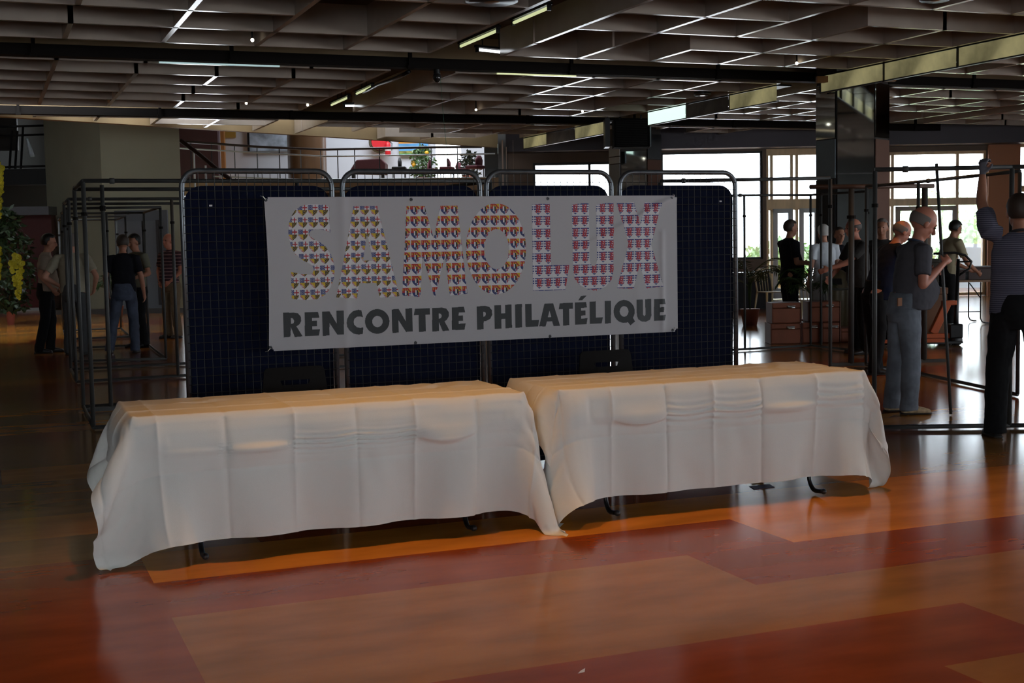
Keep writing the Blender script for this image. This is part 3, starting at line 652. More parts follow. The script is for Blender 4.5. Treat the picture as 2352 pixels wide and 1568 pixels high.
SMALL = [
 ([z1([(192,1168),(280,1165),(325,1172),(350,1200),(355,1240),(340,1270),(312,1290),(367,1378),(297,1387),(262,1298),(258,1383),(198,1390)])], [z1([(262,1215),(280,1218),(292,1240),(285,1262),(262,1268)])]),
 ([z1([(385,1163),(505,1158),(518,1213),(452,1215),(453,1240),(497,1238),(497,1288),(454,1290),(454,1318),(524,1314),(514,1372),(388,1377)])], []),
 ([z1([(543,1157),(608,1154),(672,1262),(670,1150),(734,1145),(738,1362),(680,1365),(608,1258),(610,1370),(548,1376)])], []),
 ([z1([(910,1208),(895,1146),(870,1140),(820,1152),(785,1183),(764,1225),(760,1255),(764,1290),(785,1325),(825,1355),(870,1363),(908,1357),(914,1298),(885,1303),(855,1297),(832,1275),(825,1250),(832,1222),(855,1204),(882,1200)])], []),
 ([[(600+a/S1, 420+b/S1) for a, b in elp(1038, 1245, 110, 111)]], [[(600+a/S1, 420+b/S1) for a, b in elp(1040, 1246, 47, 50)]]),
 ([z1([(1168,1137),(1232,1134),(1293,1240),(1293,1130),(1352,1126),(1357,1336),(1298,1340),(1230,1235),(1232,1345),(1175,1350)])], []),
 ([z1([(1378,1130),(1511,1125),(1513,1183),(1473,1185),(1477,1335),(1415,1340),(1412,1187),(1368,1189)])], []),
 ([z1([(1533,1125),(1615,1120),(1660,1130),(1682,1160),(1683,1200),(1665,1230),(1645,1245),(1689,1327),(1628,1332),(1595,1255),(1595,1332),(1535,1337)])], [z1([(1593,1173),(1610,1176),(1620,1195),(1612,1215),(1593,1222)])]),
 ([z1([(1710,1120),(1818,1113),(1831,1165),(1772,1167),(1772,1192),(1811,1190),(1811,1240),(1773,1242),(1773,1267),(1835,1262),(1824,1320),(1711,1323)])], []),
 ([z2([(52,1110),(130,1105),(165,1115),(190,1145),(192,1185),(175,1220),(140,1240),(115,1245),(115,1315),(56,1320)])], [z2([(112,1158),(130,1162),(136,1180),(128,1198),(113,1203)])]),
 ([z2([(210,1102),(270,1098),(272,1172),(308,1170),(307,1096),(366,1093),(370,1303),(310,1307),(308,1222),(273,1225),(275,1308),(215,1312)])], []),
 ([z2([(397,1092),(458,1088),(460,1298),(400,1303)])], []),
 ([z2([(487,1090),(543,1086),(547,1235),(613,1232),(604,1290),(492,1295)])], []),
 ([z2([(660,1085),(738,1082),(800,1283),(742,1287),(728,1243),(683,1246),(670,1290),(612,1290)])], [z2([(706,1150),(722,1205),(690,1207)])]),
 ([z2([(797,1082),(914,1076),(916,1130),(882,1132),(884,1278),(828,1283),(826,1135),(788,1137)])], []),
 ([z2([(933,1075),(1033,1070),(1042,1120),(988,1124),(989,1148),(1028,1146),(1028,1190),(990,1193),(990,1220),(1047,1215),(1038,1270),(935,1274)]), z2([(962,1057),(988,1016),(1038,1013),(1000,1053)])], []),
 ([z2([(1065,1068),(1120,1064),(1123,1210),(1185,1207),(1173,1262),(1068,1267)])], []),
 ([z2([(1200,1062),(1256,1058),(1258,1260),(1203,1265)])], []),
 ([z2(elp(1375, 1155, 94, 103)), z2([(1395,1235),(1452,1208),(1472,1245),(1432,1280)])], [z2(elp(1375, 1155, 39, 47))]),
 ([z2([(1485,1050),(1542,1046),(1545,1185),(1556,1197),(1568,1185),(1563,1046),(1618,1042),(1622,1190),(1608,1230),(1570,1248),(1530,1245),(1500,1225),(1488,1190)])], []),
 ([z2([(1645,1045),(1738,1040),(1748,1090),(1697,1092),(1697,1118),(1733,1115),(1733,1160),(1698,1163),(1698,1190),(1750,1185),(1740,1235),(1645,1240)])], [])]
def inpoly(X, Y, poly):
    r = np.zeros(X.shape, bool); n = len(poly)
    for i in range(n):
        (x0, y0), (x1, y1) = poly[i], poly[(i+1) % n]
        if y0 == y1: continue
        c = ((y0 > Y) != (y1 > Y)) & (X < (x1-x0)*(Y-y0)/(y1-y0)+x0); r ^= c
    return r
pc_ = [mat('print_'+n, c, .55) for n, c in (('white', (.52, .51, .53)), ('blue', (.02, .035, .16)), ('red', (.34, .012, .02)), ('yellow', (.50, .33, .01)), ('black', (.02, .02, .02)), ('grey', (.30, .30, .34)), ('edge', (.33, .33, .34)))]
charcoal = mat('print_charcoal', (.022, .026, .028), .55)
def shield(kind, a, b):
    # a,b in 0..1 across / down one printed shield; returns colour index
    wid = np.where(b < .42, 1., np.clip(1-(np.clip(b-.42, 0, 1)/.58)**2.1, 0, 1)); ins = (np.abs(a-.5)*2 < wid) & (b < 1) & (b > 0) & (a > 0) & (a < 1)
    L_, Tp = a < .5, b < .46; c = np.zeros(a.shape, int)
    if kind == 1:
        c = np.where(L_ & Tp, 1, c); lion = (np.sin(a*40)*np.sin(b*34+1) > .2) & L_ & Tp; c = np.where(lion, 5, c)
        cross = ((np.abs(a-.75) < .045) | (np.abs(b-.23) < .05)) & ~L_ & Tp; c = np.where(cross, 2, c)
        c = np.where(L_ & ~Tp, 3, c); bend = (np.abs((a*.9+.05)-(b-.46)*.95) < .09) & L_ & ~Tp; c = np.where(bend, np.where(np.sin(b*70) > .2, 0, 2), c)
        c = np.where(~L_ & ~Tp, 4, c); lion = (np.sin(a*38+1)*np.sin(b*30) > .45) & ~L_ & ~Tp; c = np.where(lion, 3, c)
        c = np.where((b > .8) & (c == 3), 3, c)
    elif kind == 2:
        c = np.where(L_ & Tp, 2, c); e = (np.abs(np.abs(a-.22)-.12) < .035) & (b < .28) & (b > .08); c = np.where(e, 3, c)
        c = np.where(~L_ & Tp, 3, c); bend = np.abs((a-.5)*1.-(b+.02)) < .10; c = np.where(bend & ~L_ & Tp, 2, c)
        c = np.where(L_ & ~Tp, 1, c); c = np.where(L_ & ~Tp & (np.sin(a*45)*np.sin(b*40) > .35), 4, c)
        st = np.where(np.sin(b*44) > 0, 0, 1); c = np.where(~L_ & ~Tp, st, c); c = np.where(~L_ & ~Tp & (a > .62) & (a < .86) & (np.sin(a*30) > 0), 2, c)
        ins_ = (np.abs(a-.48) < .16) & (b > .26) & (b < .68); c = np.where(ins_, np.where(a < .47, 0, 4), c)
    else:
        c = np.where(np.sin((b-.02)*2*PI*4.6) > 0, 1, 0); lion = (np.abs(a-.5) < .27) & (b > .08) & (b < .82) & (np.sin(a*26+b*9)+np.sin(b*30-a*12) > -.75); c = np.where(lion, 2, c)
    if kind == 3: c = np.where(b > .86, 1, c)
    return np.where(ins, c, 0), ins
CELL = .0022
def raster(name, outs, holes, kind, label):
    pts = [p for o_ in outs for p in o_]; W_ = [bpt(*p) for p in pts]
    x0, x1, z0_, z1_ = min(p[0] for p in W_), max(p[0] for p in W_), min(p[1] for p in W_), max(p[1] for p in W_)
    gx = np.arange(x0-CELL, x1+CELL, CELL); gz = np.arange(z0_-CELL, z1_+CELL, CELL); X, Z = np.meshgrid(gx, gz, indexing='ij'); Xc, Zc = X+CELL/2, Z+CELL/2
    ins = np.zeros(X.shape, bool)
    for o_ in outs: ins |= inpoly(Xc, Zc, [bpt(*p) for p in o_])
    for h_ in holes: ins &= ~inpoly(Xc, Zc, [bpt(*p) for p in h_])
    if kind == 0: ci = np.zeros(X.shape, int); mats_ = [charcoal]
    else:
        # shields sit on a lattice measured from the top edge
        sx, sz = ((.0668, .0755), (.0690, .0765), (.0680, .0825))[kind-1]; off = (BX0+.205, BX0+1.01, BX0+1.872)[kind-1]
        a = np.mod(Xc-off, sx)/(.93*sx); b_ = np.mod((BZ1-.050)-Zc, sz)/(.90*sz); ci, si = shield(kind, a, b_)
        mats_ = pc_
        er = ins.copy(); er[1:-1, 1:-1] = ins[1:-1, 1:-1] & ins[2:, 1:-1] & ins[:-2, 1:-1] & ins[1:-1, 2:] & ins[1:-1, :-2]; edge = ins & ~er
        ci = np.where(edge & (ci == 0), 6, ci)
    I, J = np.nonzero(ins); nv = X.shape[1]+1; vx = np.concatenate([gx, [gx[-1]+CELL]]); vz = np.concatenate([gz, [gz[-1]+CELL]])
    ids = np.stack([I*nv+J, (I+1)*nv+J, (I+1)*nv+J+1, I*nv+J+1], -1); un, inv = np.unique(ids, return_inverse=True); inv = inv.reshape(ids.shape)
    vi, vj = un//nv, un % nv; px_, pz_ = vx[vi], vz[vj]; co = np.stack([px_, ybn(px_, pz_)-.0012, pz_], -1)-bo
    me = bpy.data.meshes.new(name); me.vertices.add(len(un)); me.vertices.foreach_set('co', co.reshape(-1).astype(np.float32))
    me.loops.add(inv.size); me.loops.foreach_set('vertex_index', inv.reshape(-1).astype(np.int32)); me.polygons.add(len(I)); me.polygons.foreach_set('loop_start', np.arange(0, inv.size, 4, dtype=np.int32))
    for mm in mats_: me.materials.append(mm)
    me.polygons.foreach_set('material_index', ci[I, J].astype(np.int32)); me.update(); o = bpy.data.objects.new(name, me); COL.objects.link(o); o.parent = bt; o['label'] = label
for (ch, kind, outs, holes) in BIG: raster('printed_letter', outs, holes, kind, 'large letter filled with rows of small coats of arms')
for outs, holes in SMALL: raster('printed_letter', outs, holes, 0, 'charcoal grey printed letter')
for x, y in ((611, 459), (945, 458), (1259, 456), (1543, 455), (622, 798), (955, 787), (1264, 772), (1546, 758)):
    p = py(x, y, BY-.02)-bo; m = MB(); m.tube([p+np.array([0, -.002, 0]), p+np.array([0, .004, 0])], [.0085, .011], 14); m.build('grommet', steel, bt)
    m = MB(); m.tube([p+np.array([0, -.006, 0]), p+np.array([0, .01, 0])], .0045, 8); m.build('eyelet', black, bt)
ty = mat('tie_wire', (.5, .45, .38), .3, .6)
for x, y, dx, dz in ((611, 459, -.02, .02), (1543, 455, .018, .022), (622, 798, -.02, -.02), (1546, 758, .01, .015)):
    p = py(x, y, BY-.02)-bo; m = MB(); m.tube([p, p+np.array([dx, -.01, dz]), p+np.array([dx*1.4, .03, dz*1.3])], .0022, 5); m.build('tie_wire', ty, bt)
#PART3
# ------------------------------------------------------------------ tubular exhibition frames
def tframe(pts, label, h=2.16, loop=False, posts=None, group='tubular exhibition frames', r=.019, m=None, feet=True, bottom=True):
    m = m or steel2; pts = [np.array([*p, 0.]) for p in pts]; o = pts[0].copy(); t = thing('exhibition_frame', label, 'frame', o, 0, group); n = len(pts)
    segs = [(i, (i+1) % n) for i in range(n if loop else n-1)]
    for p in pts+[np.array([*q, 0.]) for q in (posts or [])]:
        q = p-o; k = MB().tube([q+UP*.03, q+UP*(h-.01)], r, 8).build('post', m, t, smooth=True)
        MB().tube([q+UP*(h-.30), q+UP*(h-.27)], r*1.4, 8).build('collar', dark, k)
    for a, b_ in segs:
        A_, B_ = pts[a]-o, pts[b_]-o; MB().tube([A_+UP*h, B_+UP*h], r*.95, 8).build('top_bar', m, t, smooth=True)
        if bottom: MB().tube([A_+UP*.025, B_+UP*.025], r*.95, 8).build('bottom_bar', m, t, smooth=True)
        u = nz(B_-A_)
        MB().tube([A_+u*.22+UP*h, A_+u*.26+UP*h], r*1.35, 8).build('coupler', m, t, smooth=True)
    return t
tframe([(.83, 11.9), (4.6, 11.9), (4.6, 13.55), (.86, 13.55)], 'nearest dark box-shaped tube frame on the left, beside the left table', 2.17, True, [(2.7, 11.9), (2.7, 13.55)])
t = thing('pole_stand', 'single upright pole with a small bar foot inside the nearest left frame', 'stand', (1.1, 13.3, 0))
MB().tube([(0, 0, .03), (0, 0, 2.2)], .02, 8).build('pole', steel2, t, smooth=True); MB().tube([(0, 0, 1.95), (0, 0, 2.0)], .028, 8).build('collar', dark, t); MB().box(-.26, .06, -.02, .02, 0, .04).build('foot', steel2, t)
tframe([(.96, 16.2), (4.9, 16.3), (4.9, 17.95), (1.0, 17.9)], 'second box-shaped tube frame on the left, middle of the row', 2.17, True, [(2.14, 16.22), (3.5, 16.3)])
tframe([(1.10, 19.2), (2.33, 18.85), (2.42, 21.7), (1.18, 21.8)], 'third box-shaped tube frame on the left, around the talking men', 2.15, True, [(1.85, 21.75)])
tframe([(1.30, 24.0), (2.36, 24.0), (2.45, 26.6), (1.38, 26.6)], 'farthest box-shaped tube frame on the left, in front of the grey doors', 2.15, True)
def pq(x, y): p = pz(x, y, 0); return (p[0], p[1])
a_ = np.array(pq(2008, 988)); b_ = np.array(pq(2318, 984)); 
tframe([a_, b_, b_+(b_-a_)*.9], 'tube frame held by the man in the striped shirt, nearest on the right', 2.10)
c_ = np.array(pq(2107, 861)); d_ = np.array(pq(2252, 893)); e_ = d_+(d_-c_)*.5
def at_h(x, y, h): p = pz(x, y, h); return (p[0], p[1])
tframe([at_h(1990, 428, 2.16), c_, e_], 'bent tube frame with a low rail behind the man in jeans', 2.16)
f1_ = np.array(pq(1907, 898)); f0_ = np.array(pq(1520, 905)); tframe([f0_, f1_], 'tube frame with a top rail between the last display panel and the mirror column', 2.16)
tframe([pq(1668, 808), pq(1862, 797), pq(1992, 812)], 'corner-shaped tube frame around the brown trunks', 2.16, False, [pq(1711, 804), pq(1886, 797)], r=.017)
for (x, y, lab) in ((1955, 840, 'T-footed post with a flat foot in front of the reaching man'), (2122, 832, 'T-footed post with a flat foot behind the jeans of the grey shirt man')):
    p = pz(x, y, 0); t = thing('post_stand', lab, 'stand', p, 0, 'T-footed posts')
    MB().tube([(0, 0, .03), (0, 0, 2.14)], .037, 10).build('post', steel2, t, smooth=True); MB().obox((0, 0, .02), RG, FG, UP, .26, .03, .02).build('foot', steel2, t); MB().tube([(0, 0, 1.78), (0, 0, 1.82)], .055, 10).build('collar', dark, t)
A_, B_ = pz(1868, 444, 2.14), pz(2142, 431, 2.14); A_[2] = B_[2] = 2.165
wd2 = pz(1955, 840, 0); wd3 = pz(2122, 832, 0); u = nz(wd3-wd2); A_ = wd2-u*.55+UP*2.165; B_ = wd3+u*.12+UP*2.165
tag(MB().tube([A_, B_], .028, 10).build('top_rail', mat('brown_rail', (.07, .03, .016), .6), smooth=True), 'brown horizontal rail resting on two T-footed posts', 'rail')
# loose pole held by the man in jeans
LP0, LP1 = pg(2184, 951, 11.3), pg(2151, 376, 11.6)
# ------------------------------------------------------------------ trunks, bin, plastic chairs, plants
trunkm = mat('brown_trunk_leatherette', (.22, .058, .022), .6, 0, .5, .12, 5); trunke = mat('trunk_edge', (.16, .045, .02), .5)
silver = mat('silver_handle', (.6, .6, .58), .25, .9)
RZ = math.atan2(RG[1], RG[0])
def trunk(x0, x1, y0, g, lab, z0=None, h=.305, side=False):
    s0, zb = sg(x0, y0, g); s1, _ = sg(x1, y0, g); zb = z0 if z0 is not None else 0
    w = (s1-s0)/2; t = thing('trunk', lab, 'trunk', gw((s0+s1)/2, g+.22, zb), RZ, 'brown trunks')
    MB().box(-w+.006, w-.006, -.21, .21, .002, h*.72).build('body', trunkm, t, bevel=.012); MB().box(-w+.006, w-.006, -.21, .21, h*.73, h-.003).build('lid', trunkm, t, bevel=.012)
    for s in (-1, 1):
        MB().box(s*w-.006, s*w+.006, -.215, .215, .002, h-.002).build('edge_strip', trunke, t, bevel=.002)
    hd = MB(); hx = w*.32; hd.tube([(hx-.055, -.215, h*.80), (hx-.045, -.24, h*.76), (hx+.045, -.24, h*.76), (hx+.055, -.215, h*.80)], .009, 8); hd.build('handle', silver, t, smooth=True)
    MB().box(hx-.06, hx+.06, -.218, -.208, h*.78, h*.86).build('handle_plate', silver, t, bevel=.002)
    return t
g0 = 19.2
trunk(1771, 1840, 780, g0, 'bottom left brown trunk of the stack on the floor'); trunk(1774, 1840, 737, g0, 'brown trunk on top of the left stack', .306)
trunk(1844, 1883, 780, g0+.1, 'narrow brown trunk in the middle of the bottom row'); trunk(1889, 1930, 779, g0+.05, 'bottom trunk of the stack just left of the T-footed post')
trunk(1860, 1930, 737, g0+.12, 'wide brown trunk on top of the right stack', .306); trunk(1932, 1999, 779, g0+.1, 'single low brown trunk on the floor right of the stacks', None, .215)
def bin_(x, g):
    p = pg(x, 600, g); p[2] = 0; t = thing('litter_bin', 'olive dome-topped litter bin behind the right trunk stack', 'bin', p); ol = mat('olive_plastic', (.16, .13, .07), .35)
    MB().lathe((0, 0, 0), [(.15, 0), (.165, .02), (.185, .76), (.185, .78)], 28).build('body', ol, t, smooth=True)
    m = MB(); m.lathe((0, 0, 0), [(.20, .78), (.20, .81), (.195, .82), (.19, .88), (.165, .96), (.12, 1.02), (.05, 1.06), (.001, 1.065)], 28); d_ = m.build('dome_lid', ol, t, smooth=True)
    q = -FG*.165-RG*.07; MB().obox(q+UP*.89, nz(RG-FG*.4), nz(FG+RG*.4), nz(UP*1+FG*.4), .085, .02, .05).build('flap', mat('dark_flap', (.02, .02, .02), .4), d_, bevel=.008)
    MB().lathe((0, 0, 0), [(.19, .755), (.205, .76), (.205, .79), (.19, .795)], 28).build('rim', mat('grey_rim', (.12, .12, .10), .5), t, smooth=True)
bin_(1925, 19.9)
plast = mat('cream_plastic', (.50, .44, .27), .4)
def plchair(x, y, rz, lab):
    p = pz(x, y, 0); t = thing('garden_chair', lab, 'chair', p, rz, 'cream plastic chairs')
    m = MB(); m.box(-.21, .21, -.2, .2, .415, .435); m.build('seat', plast, t, bevel=.01)
    for sx in (-1, 1):
        MB().tube([(sx*.19, -.18, .42), (sx*.23, -.24, 0)], [(.018, .03), (.014, .022)], 8).build('leg', plast, t, smooth=True); MB().tube([(sx*.19, .18, .42), (sx*.22, .24, 0)], [(.018, .03), (.014, .022)], 8).build('leg', plast, t, smooth=True)
    m = MB(); m.tube([(-.19, .18, .42), (-.20, .23, .66), (-.17, .26, .84), (-.08, .275, .90), (.08, .275, .90), (.17, .26, .84), (.20, .23, .66), (.19, .18, .42)], .02, 8); m.build('back_frame', plast, t, smooth=True)
    for x_ in (-.10, -.035, .035, .10): MB().tube([(x_, .19, .43), (x_, .235, .68), (x_, .27, .885)], [(.014, .008)]*3, 6).build('back_slat', plast, t, smooth=True)
plchair(1768, 716, RZ+.4, 'cream plastic chair behind the left trunks with fronds around it'); plchair(1858, 742, RZ+2.6, 'cream plastic chair between the two trunk stacks')
leafd = mat('palm_green', (.035, .075, .018), .5, 0, .4, .3, 4); leafl = mat('light_leaf', (.16, .24, .05), .5, 0, .4, .3, 4); potm = mat('terracotta_pot', (.30, .10, .06), .7)
def frond(m, base, ang, length, rise, nl=16, lw=.012, ll=.26, seed=0):
    R = random.Random(seed); d = np.array([math.cos(ang), math.sin(ang), 0]); pts = []
    for i in range(9):
        t_ = i/8; pts.append(np.array(base)+d*length*t_*(1-.12*t_)+UP*(rise*t_-rise*.9*t_**2.6))
    m.tube(pts, [.008*(1-i/10) for i in range(9)], 5)
    for k in range(2, nl):
        t_ = k/nl; i = t_*8; i0 = min(int(i), 7); p = pts[i0]*(1-(i-i0))+pts[i0+1]*(i-i0); tg = nz(pts[i0+1]-pts[i0]); sd = np.cross(tg, UP)
        for s in (-1, 1):
            l = ll*math.sin(PI*min(1, t_*.85+.15))**.6*R.uniform(.85, 1.1); dr = nz(sd*s*.9+tg*.7-UP*.25); q = p+dr*l; w = nz(np.cross(dr, UP)+.01)*lw
            m.add([p, p+dr*l*.4+w+UP*.01, q, p+dr*l*.4-w+UP*.01], [(0, 1, 2, 3)])
def palm(x, g, h, lab, n=11, L_=.75, pot=True, mt=None, seed=3, z0=0):
    p = pg(x, 600, g); p[2] = z0; t = thing('potted_palm', lab, 'plant', p); R = random.Random(seed)
    MB().lathe((0, 0, 0), [(.12, 0), (.17, .28), (.18, .30), (.15, .29), (.001, .27)], 20).build('pot', potm, t, smooth=True)
    m = MB(); st = MB()
    for k in range(n):
        a = 2*PI*k/n+R.uniform(-.2, .2); b0 = (.03*math.cos(a), .03*math.sin(a), h*R.uniform(.45, .62)); st.tube([(0, 0, .26), b0], .01, 5); frond(m, b0, a, L_*R.uniform(.8, 1.1), h*R.uniform(.28, .5), seed=k)
    m.build('fronds', mt or leafd, t); st.build('stems', leafd, t)
palm(1722, 23.4, 1.55, 'arching palm left of the man in the black shirt', 13, .8, seed=3); palm(1866, 20.2, 1.45, 'dense palm between the man in the black shirt and the mirror column', 13, .62, seed=9, mt=leafd)
palm(262, 29.5, 1.3, 'spiky palm in front of the far grey doors on the left', 12, .5, seed=5)
# dark covered counter under the far window
b = thing('counter', 'dark low counter under the far window beside the last display panel', 'counter', gw(s_at(1700, 29), 29.0, 0), RZ)
MB().box(-.35, .62, -.3, .3, 0, .78).build('body', mat('black_cloth', (.012, .013, .016), .8), b); MB().box(-.38, .65, -.33, .33, .781, .81).build('countertop', mat('dark_top', (.03, .03, .034), .25), b)
# ------------------------------------------------------------------ pallet jack with crates, far table
pj = pz(2172, 792, 0); t = thing('pallet_jack', 'red-orange pallet jack with a loop handle and crates on it', 'pallet jack', pj, RZ); org = mat('orange_red_paint', (.55, .10, .02), .4)
MB().obox((-.08, .02, .38), nz([.42, 0, .9]), YA, nz([-.9, 0, .42]), .235, .05, .055).build('body_plate', org, t, bevel=.01)
MB().box(-.33, .12, -.05, .05, .10, .17).build('chassis', org, t, bevel=.01); MB().obox((.05, .02, .6), XA, YA, UP, .1, .05, .035).build('top_arm', org, t, bevel=.01)
for s in (-1, 1): MB().box(-.95, -.1, s*.18-.08, s*.18+.08, .06, .11).build('fork', org, t)
MB().box(-.9, .2, -.14, .14, .03, .06).build('skid', black, t)
for s in (-1, 1): MB().tube([(.14, s*.05-.03, .07), (.14, s*.05+.03, .07)], .075, 18).build('wheel', black, t, smooth=True)
MB().tube([(.14, 0, .08), (.15, 0, .45), (.17, 0, 1.22)], [.045, .03, .022], 10).build('handle_shaft', blackm, t, smooth=True)
m = MB(); m.tube([(-.18, 0, 1.30), (.12, 0, 1.31), (.27, 0, 1.27), (.36, 0, 1.18), (.33, 0, 1.08), (.17, 0, .98)], .017, 8); m.build('loop_handle', blackm, t, smooth=True)
MB().tube([(.17, 0, 1.18), (.36, 0, 1.18)], .012, 8).build('lever', blackm, t)
MB().box(.04, .22, -.09, .09, .1, .30).build('pump', blackm, t, bevel=.015)
crm = mat('brown_crate', (.17, .07, .03), .6, 0, .4, .15, 3)
cg = pj@FG; cs = pj@RG
def crate(name, lab, s0, s1, g0_, g1_, z0, z1, m_, grp=None):
    t_ = thing(name, lab, 'crate', gw((s0+s1)/2, (g0_+g1_)/2, z0), RZ, grp); w, d_, h_ = (s1-s0)/2, (g1_-g0_)/2, z1-z0
    MB().box(-w, w, -d_, d_, 0, h_*.86).build('body', m_, t_, bevel=.008); MB().box(-w-.01, w+.01, -d_-.01, d_+.01, h_*.865, h_).build('lid', m_, t_, bevel=.006); return t_
crate('crate', 'brown crate on the pallet jack', cs-.62, cs+.16, cg+.42, cg+1.1, .115, .80, crm)
crate('crate', 'dark olive box stacked on the brown crate of the pallet jack', cs-.62, cs+.05, cg+.46, cg+1.05, .805, 1.22, mat('dark_olive_box', (.028, .022, .012), .7))
tp = pz(2225, 742, 0); t = thing('side_table', 'wooden-topped table with bent tube legs in front of the right window', 'table', tp, RZ)
MB().box(-.75, .45, -.35, .35, .735, .77).build('tabletop', mat('table_wood', (.22, .11, .05), .5), t)
for sx, sy in ((.1, -.3), (.1, .3), (-.7, -.3), (-.7, .3)):
    MB().tube([(sx, sy, .73), (sx, sy, .10), (sx+.03, sy, .04), (sx+.09, sy, .02), (sx+.14, sy, .02)], .012, 8).build('leg', blackm, t, smooth=True)
MB().tube([(-.7, -.3, .22), (.1, -.3, .22)], .008, 6).build('stretcher', blackm, t); MB().tube([(.1, -.3, .45), (-.1, -.3, .72)], .010, 6).build('brace', blackm, t)
crate('crate', 'dark brown box standing on the far table under the window', tp@RG-.1, tp@RG+.42, tp@FG-.25, tp@FG+.25, .772, 1.0, mat('dark_box', (.05, .025, .02), .6))
crate('crate', 'long dark box left of the other one on the far table', tp@RG-.72, tp@RG-.15, tp@FG-.25, tp@FG+.2, .772, .95, MATS['dark_box'])
# ------------------------------------------------------------------ floor litter
p = pz(1750, 1118, 0); m = MB(); u_, v_ = nz(RG*.9+FG*.1), nz(FG)
m.obox((p[0], p[1], .002), XA, nz([.25, 1, 0]), UP, .075, .05, .0012); o = m.build('napkin', mat('navy_paper', (.02, .015, .06), .7)); tag(o, 'small navy paper napkin on the floor under the right table', 'napkin')
p = pz(1335, 1543, 0); m = MB(); m.add([(p[0]-.018, p[1]-.01, .001), (p[0]+.012, p[1]-.004, .001), (p[0]+.022, p[1]+.012, .009), (p[0]-.002, p[1]+.002, .005)], [(0, 1, 2, 3)]); o = m.build('paper_scrap', sh); md = o.modifiers.new('s', 'SOLIDIFY'); md.thickness = .001; tag(o, 'tiny white paper scrap on the foreground floor', 'scrap')
# ------------------------------------------------------------------ mezzanine
def mz(x, y, g): s, z = sg(x, y, g); return s, z
gm = 38.
zf = mz(800, 414, gm)[1]; sM0, sM1 = s_at(416, gm), s_at(1150, gm)
tag(MB().gbox(sM0, sM1, gm-.1, 46, zf-.35, zf).build('floor_mezzanine', mat('mezz_slab', (.30, .19, .10), .6)), kind='structure')
GB = 45.5
wm = mat('mezzanine_wall', (.62, .64, .70), .8, 0, .3, .04, .6)
wx0, wx1 = s_at(1004, GB), s_at(1062, GB); wall('wall_mezzanine', wm, [(s_at(416, GB), wx0, GB, GB+.2, zf, 8), (wx1, s_at(1160, GB), GB, GB+.2, zf, 8), (wx0, wx1, GB, GB+.2, zf+2.6, 8)])
wall('wall_mezzanine_side', mat('dark_red_wall', (.045, .005, .009), .35), [(s_at(418, 42), s_at(506, 42), 42, 42.3, zf, 8)])
def flatbox(nm, lab, cat, x0, x1, yt, yb, g, d, m_, parts=None):
    s0, z1_ = mz(x0, yt, g); s1, z0_ = mz(x1, yb, g); o = MB().gbox(s0, s1, g-d, g, z0_, z1_).build(nm, m_); return tag(o, lab, cat)
s0_, z1_ = mz(508, 286, 44.9); tag(MB().gbox(s0_, s0_+.12, 44.7, 44.9, zf, 8).build('trim_95', mat('orange_wood', (.45, .2, .06), .5)), 'orange timber trim at the edge of the dark red wall', kind='structure')
flatbox('notice_board', 'ochre notice board high on the mezzanine wall', 'board', 514, 542, 286, 316, GB-.02, .04, mat('ochre', (.42, .26, .05), .7))
t = thing('framed_poster', 'dark-framed grey-blue poster on the mezzanine wall', 'poster', pg(615, 320, GB-.08), 0)
po = np.array(t.location); s0_, z1_ = mz(568, 298, GB-.08); s1_, z0_ = mz(664, 346, GB-.08)
m = MB(); c = gw(0, GB-.08, 0)
def gboxl(m, s0, s1, g0_, g1_, z0, z1, o): return m.obox(gw((s0+s1)/2, (g0_+g1_)/2, (z0+z1)/2)-o, RG, FG, UP, abs(s1-s0)/2, abs(g1_-g0_)/2, abs(z1-z0)/2)
gboxl(MB(), s0_+.06, s1_, GB-.1, GB-.06, z0_, z1_, po).build('print', mat('poster_print', (.33, .38, .45), .6, 0, .4, .6, 2.4), t); gboxl(MB(), s0_, s0_+.07, GB-.14, GB-.05, z0_, z1_+.1, po).build('frame_side', blackm, t); gboxl(MB(), s0_, s1_, GB-.14, GB-.05, z0_-.04, z0_+.01, po).build('frame_bottom', mat('grey_frame', (.2, .2, .2), .5), t)
cp = pg(705, 350, 42.5); cp[2] = 0; t = tag(MB().cyl((cp[0], cp[1]), .62, zf, 8, 40).build('round_pillar', mat('varnished_pillar', (.085, .042, .018), .35, 0, .5, .3, 2, aniso=(1, 1, .15)), smooth=False, auto=.6), 'round brown varnished pillar on the mezzanine', 'pillar')
# railing with two rails
t = thing('mezzanine_railing', 'long metal railing with dark handrail along the mezzanine edge', 'railing', gw((sM0+sM1)/2, gm, zf)); ro = np.array(t.location)
hr = [mz(416, 324, gm), mz(600, 337, gm), mz(745, 343, gm), mz(900, 338, gm), mz(1150, 338, gm)]
zt = zf+.92
MB().tube([gw(s_at(x, gm), gm+dg, mz(x, y, gm)[1])-ro for x, y, dg in ((416, 324, 0), (600, 337, 0), (745, 343.5, .0), (800, 342, 0), (1000, 338, 0), (1110, 337, 0))], .035, 8).build('handrail', mat('dark_handrail', (.05, .03, .025), .4), t, smooth=True)
MB().tube([gw(s_at(x, gm), gm-.02, mz(x, y, gm)[1])-ro for x, y in ((418, 340), (600, 351), (745, 359), (900, 357), (1140, 353))], .022, 8).build('middle_rail', mat('pale_rail', (.6, .62, .62), .35, .3), t, smooth=True)
MB().tube([gw(s_at(x, gm), gm-.06, mz(x, y, gm)[1])-ro for x, y in ((495, 405), (700, 413), (1140, 408))], .022, 8).build('lower_rail', MATS['pale_rail'], t, smooth=True)
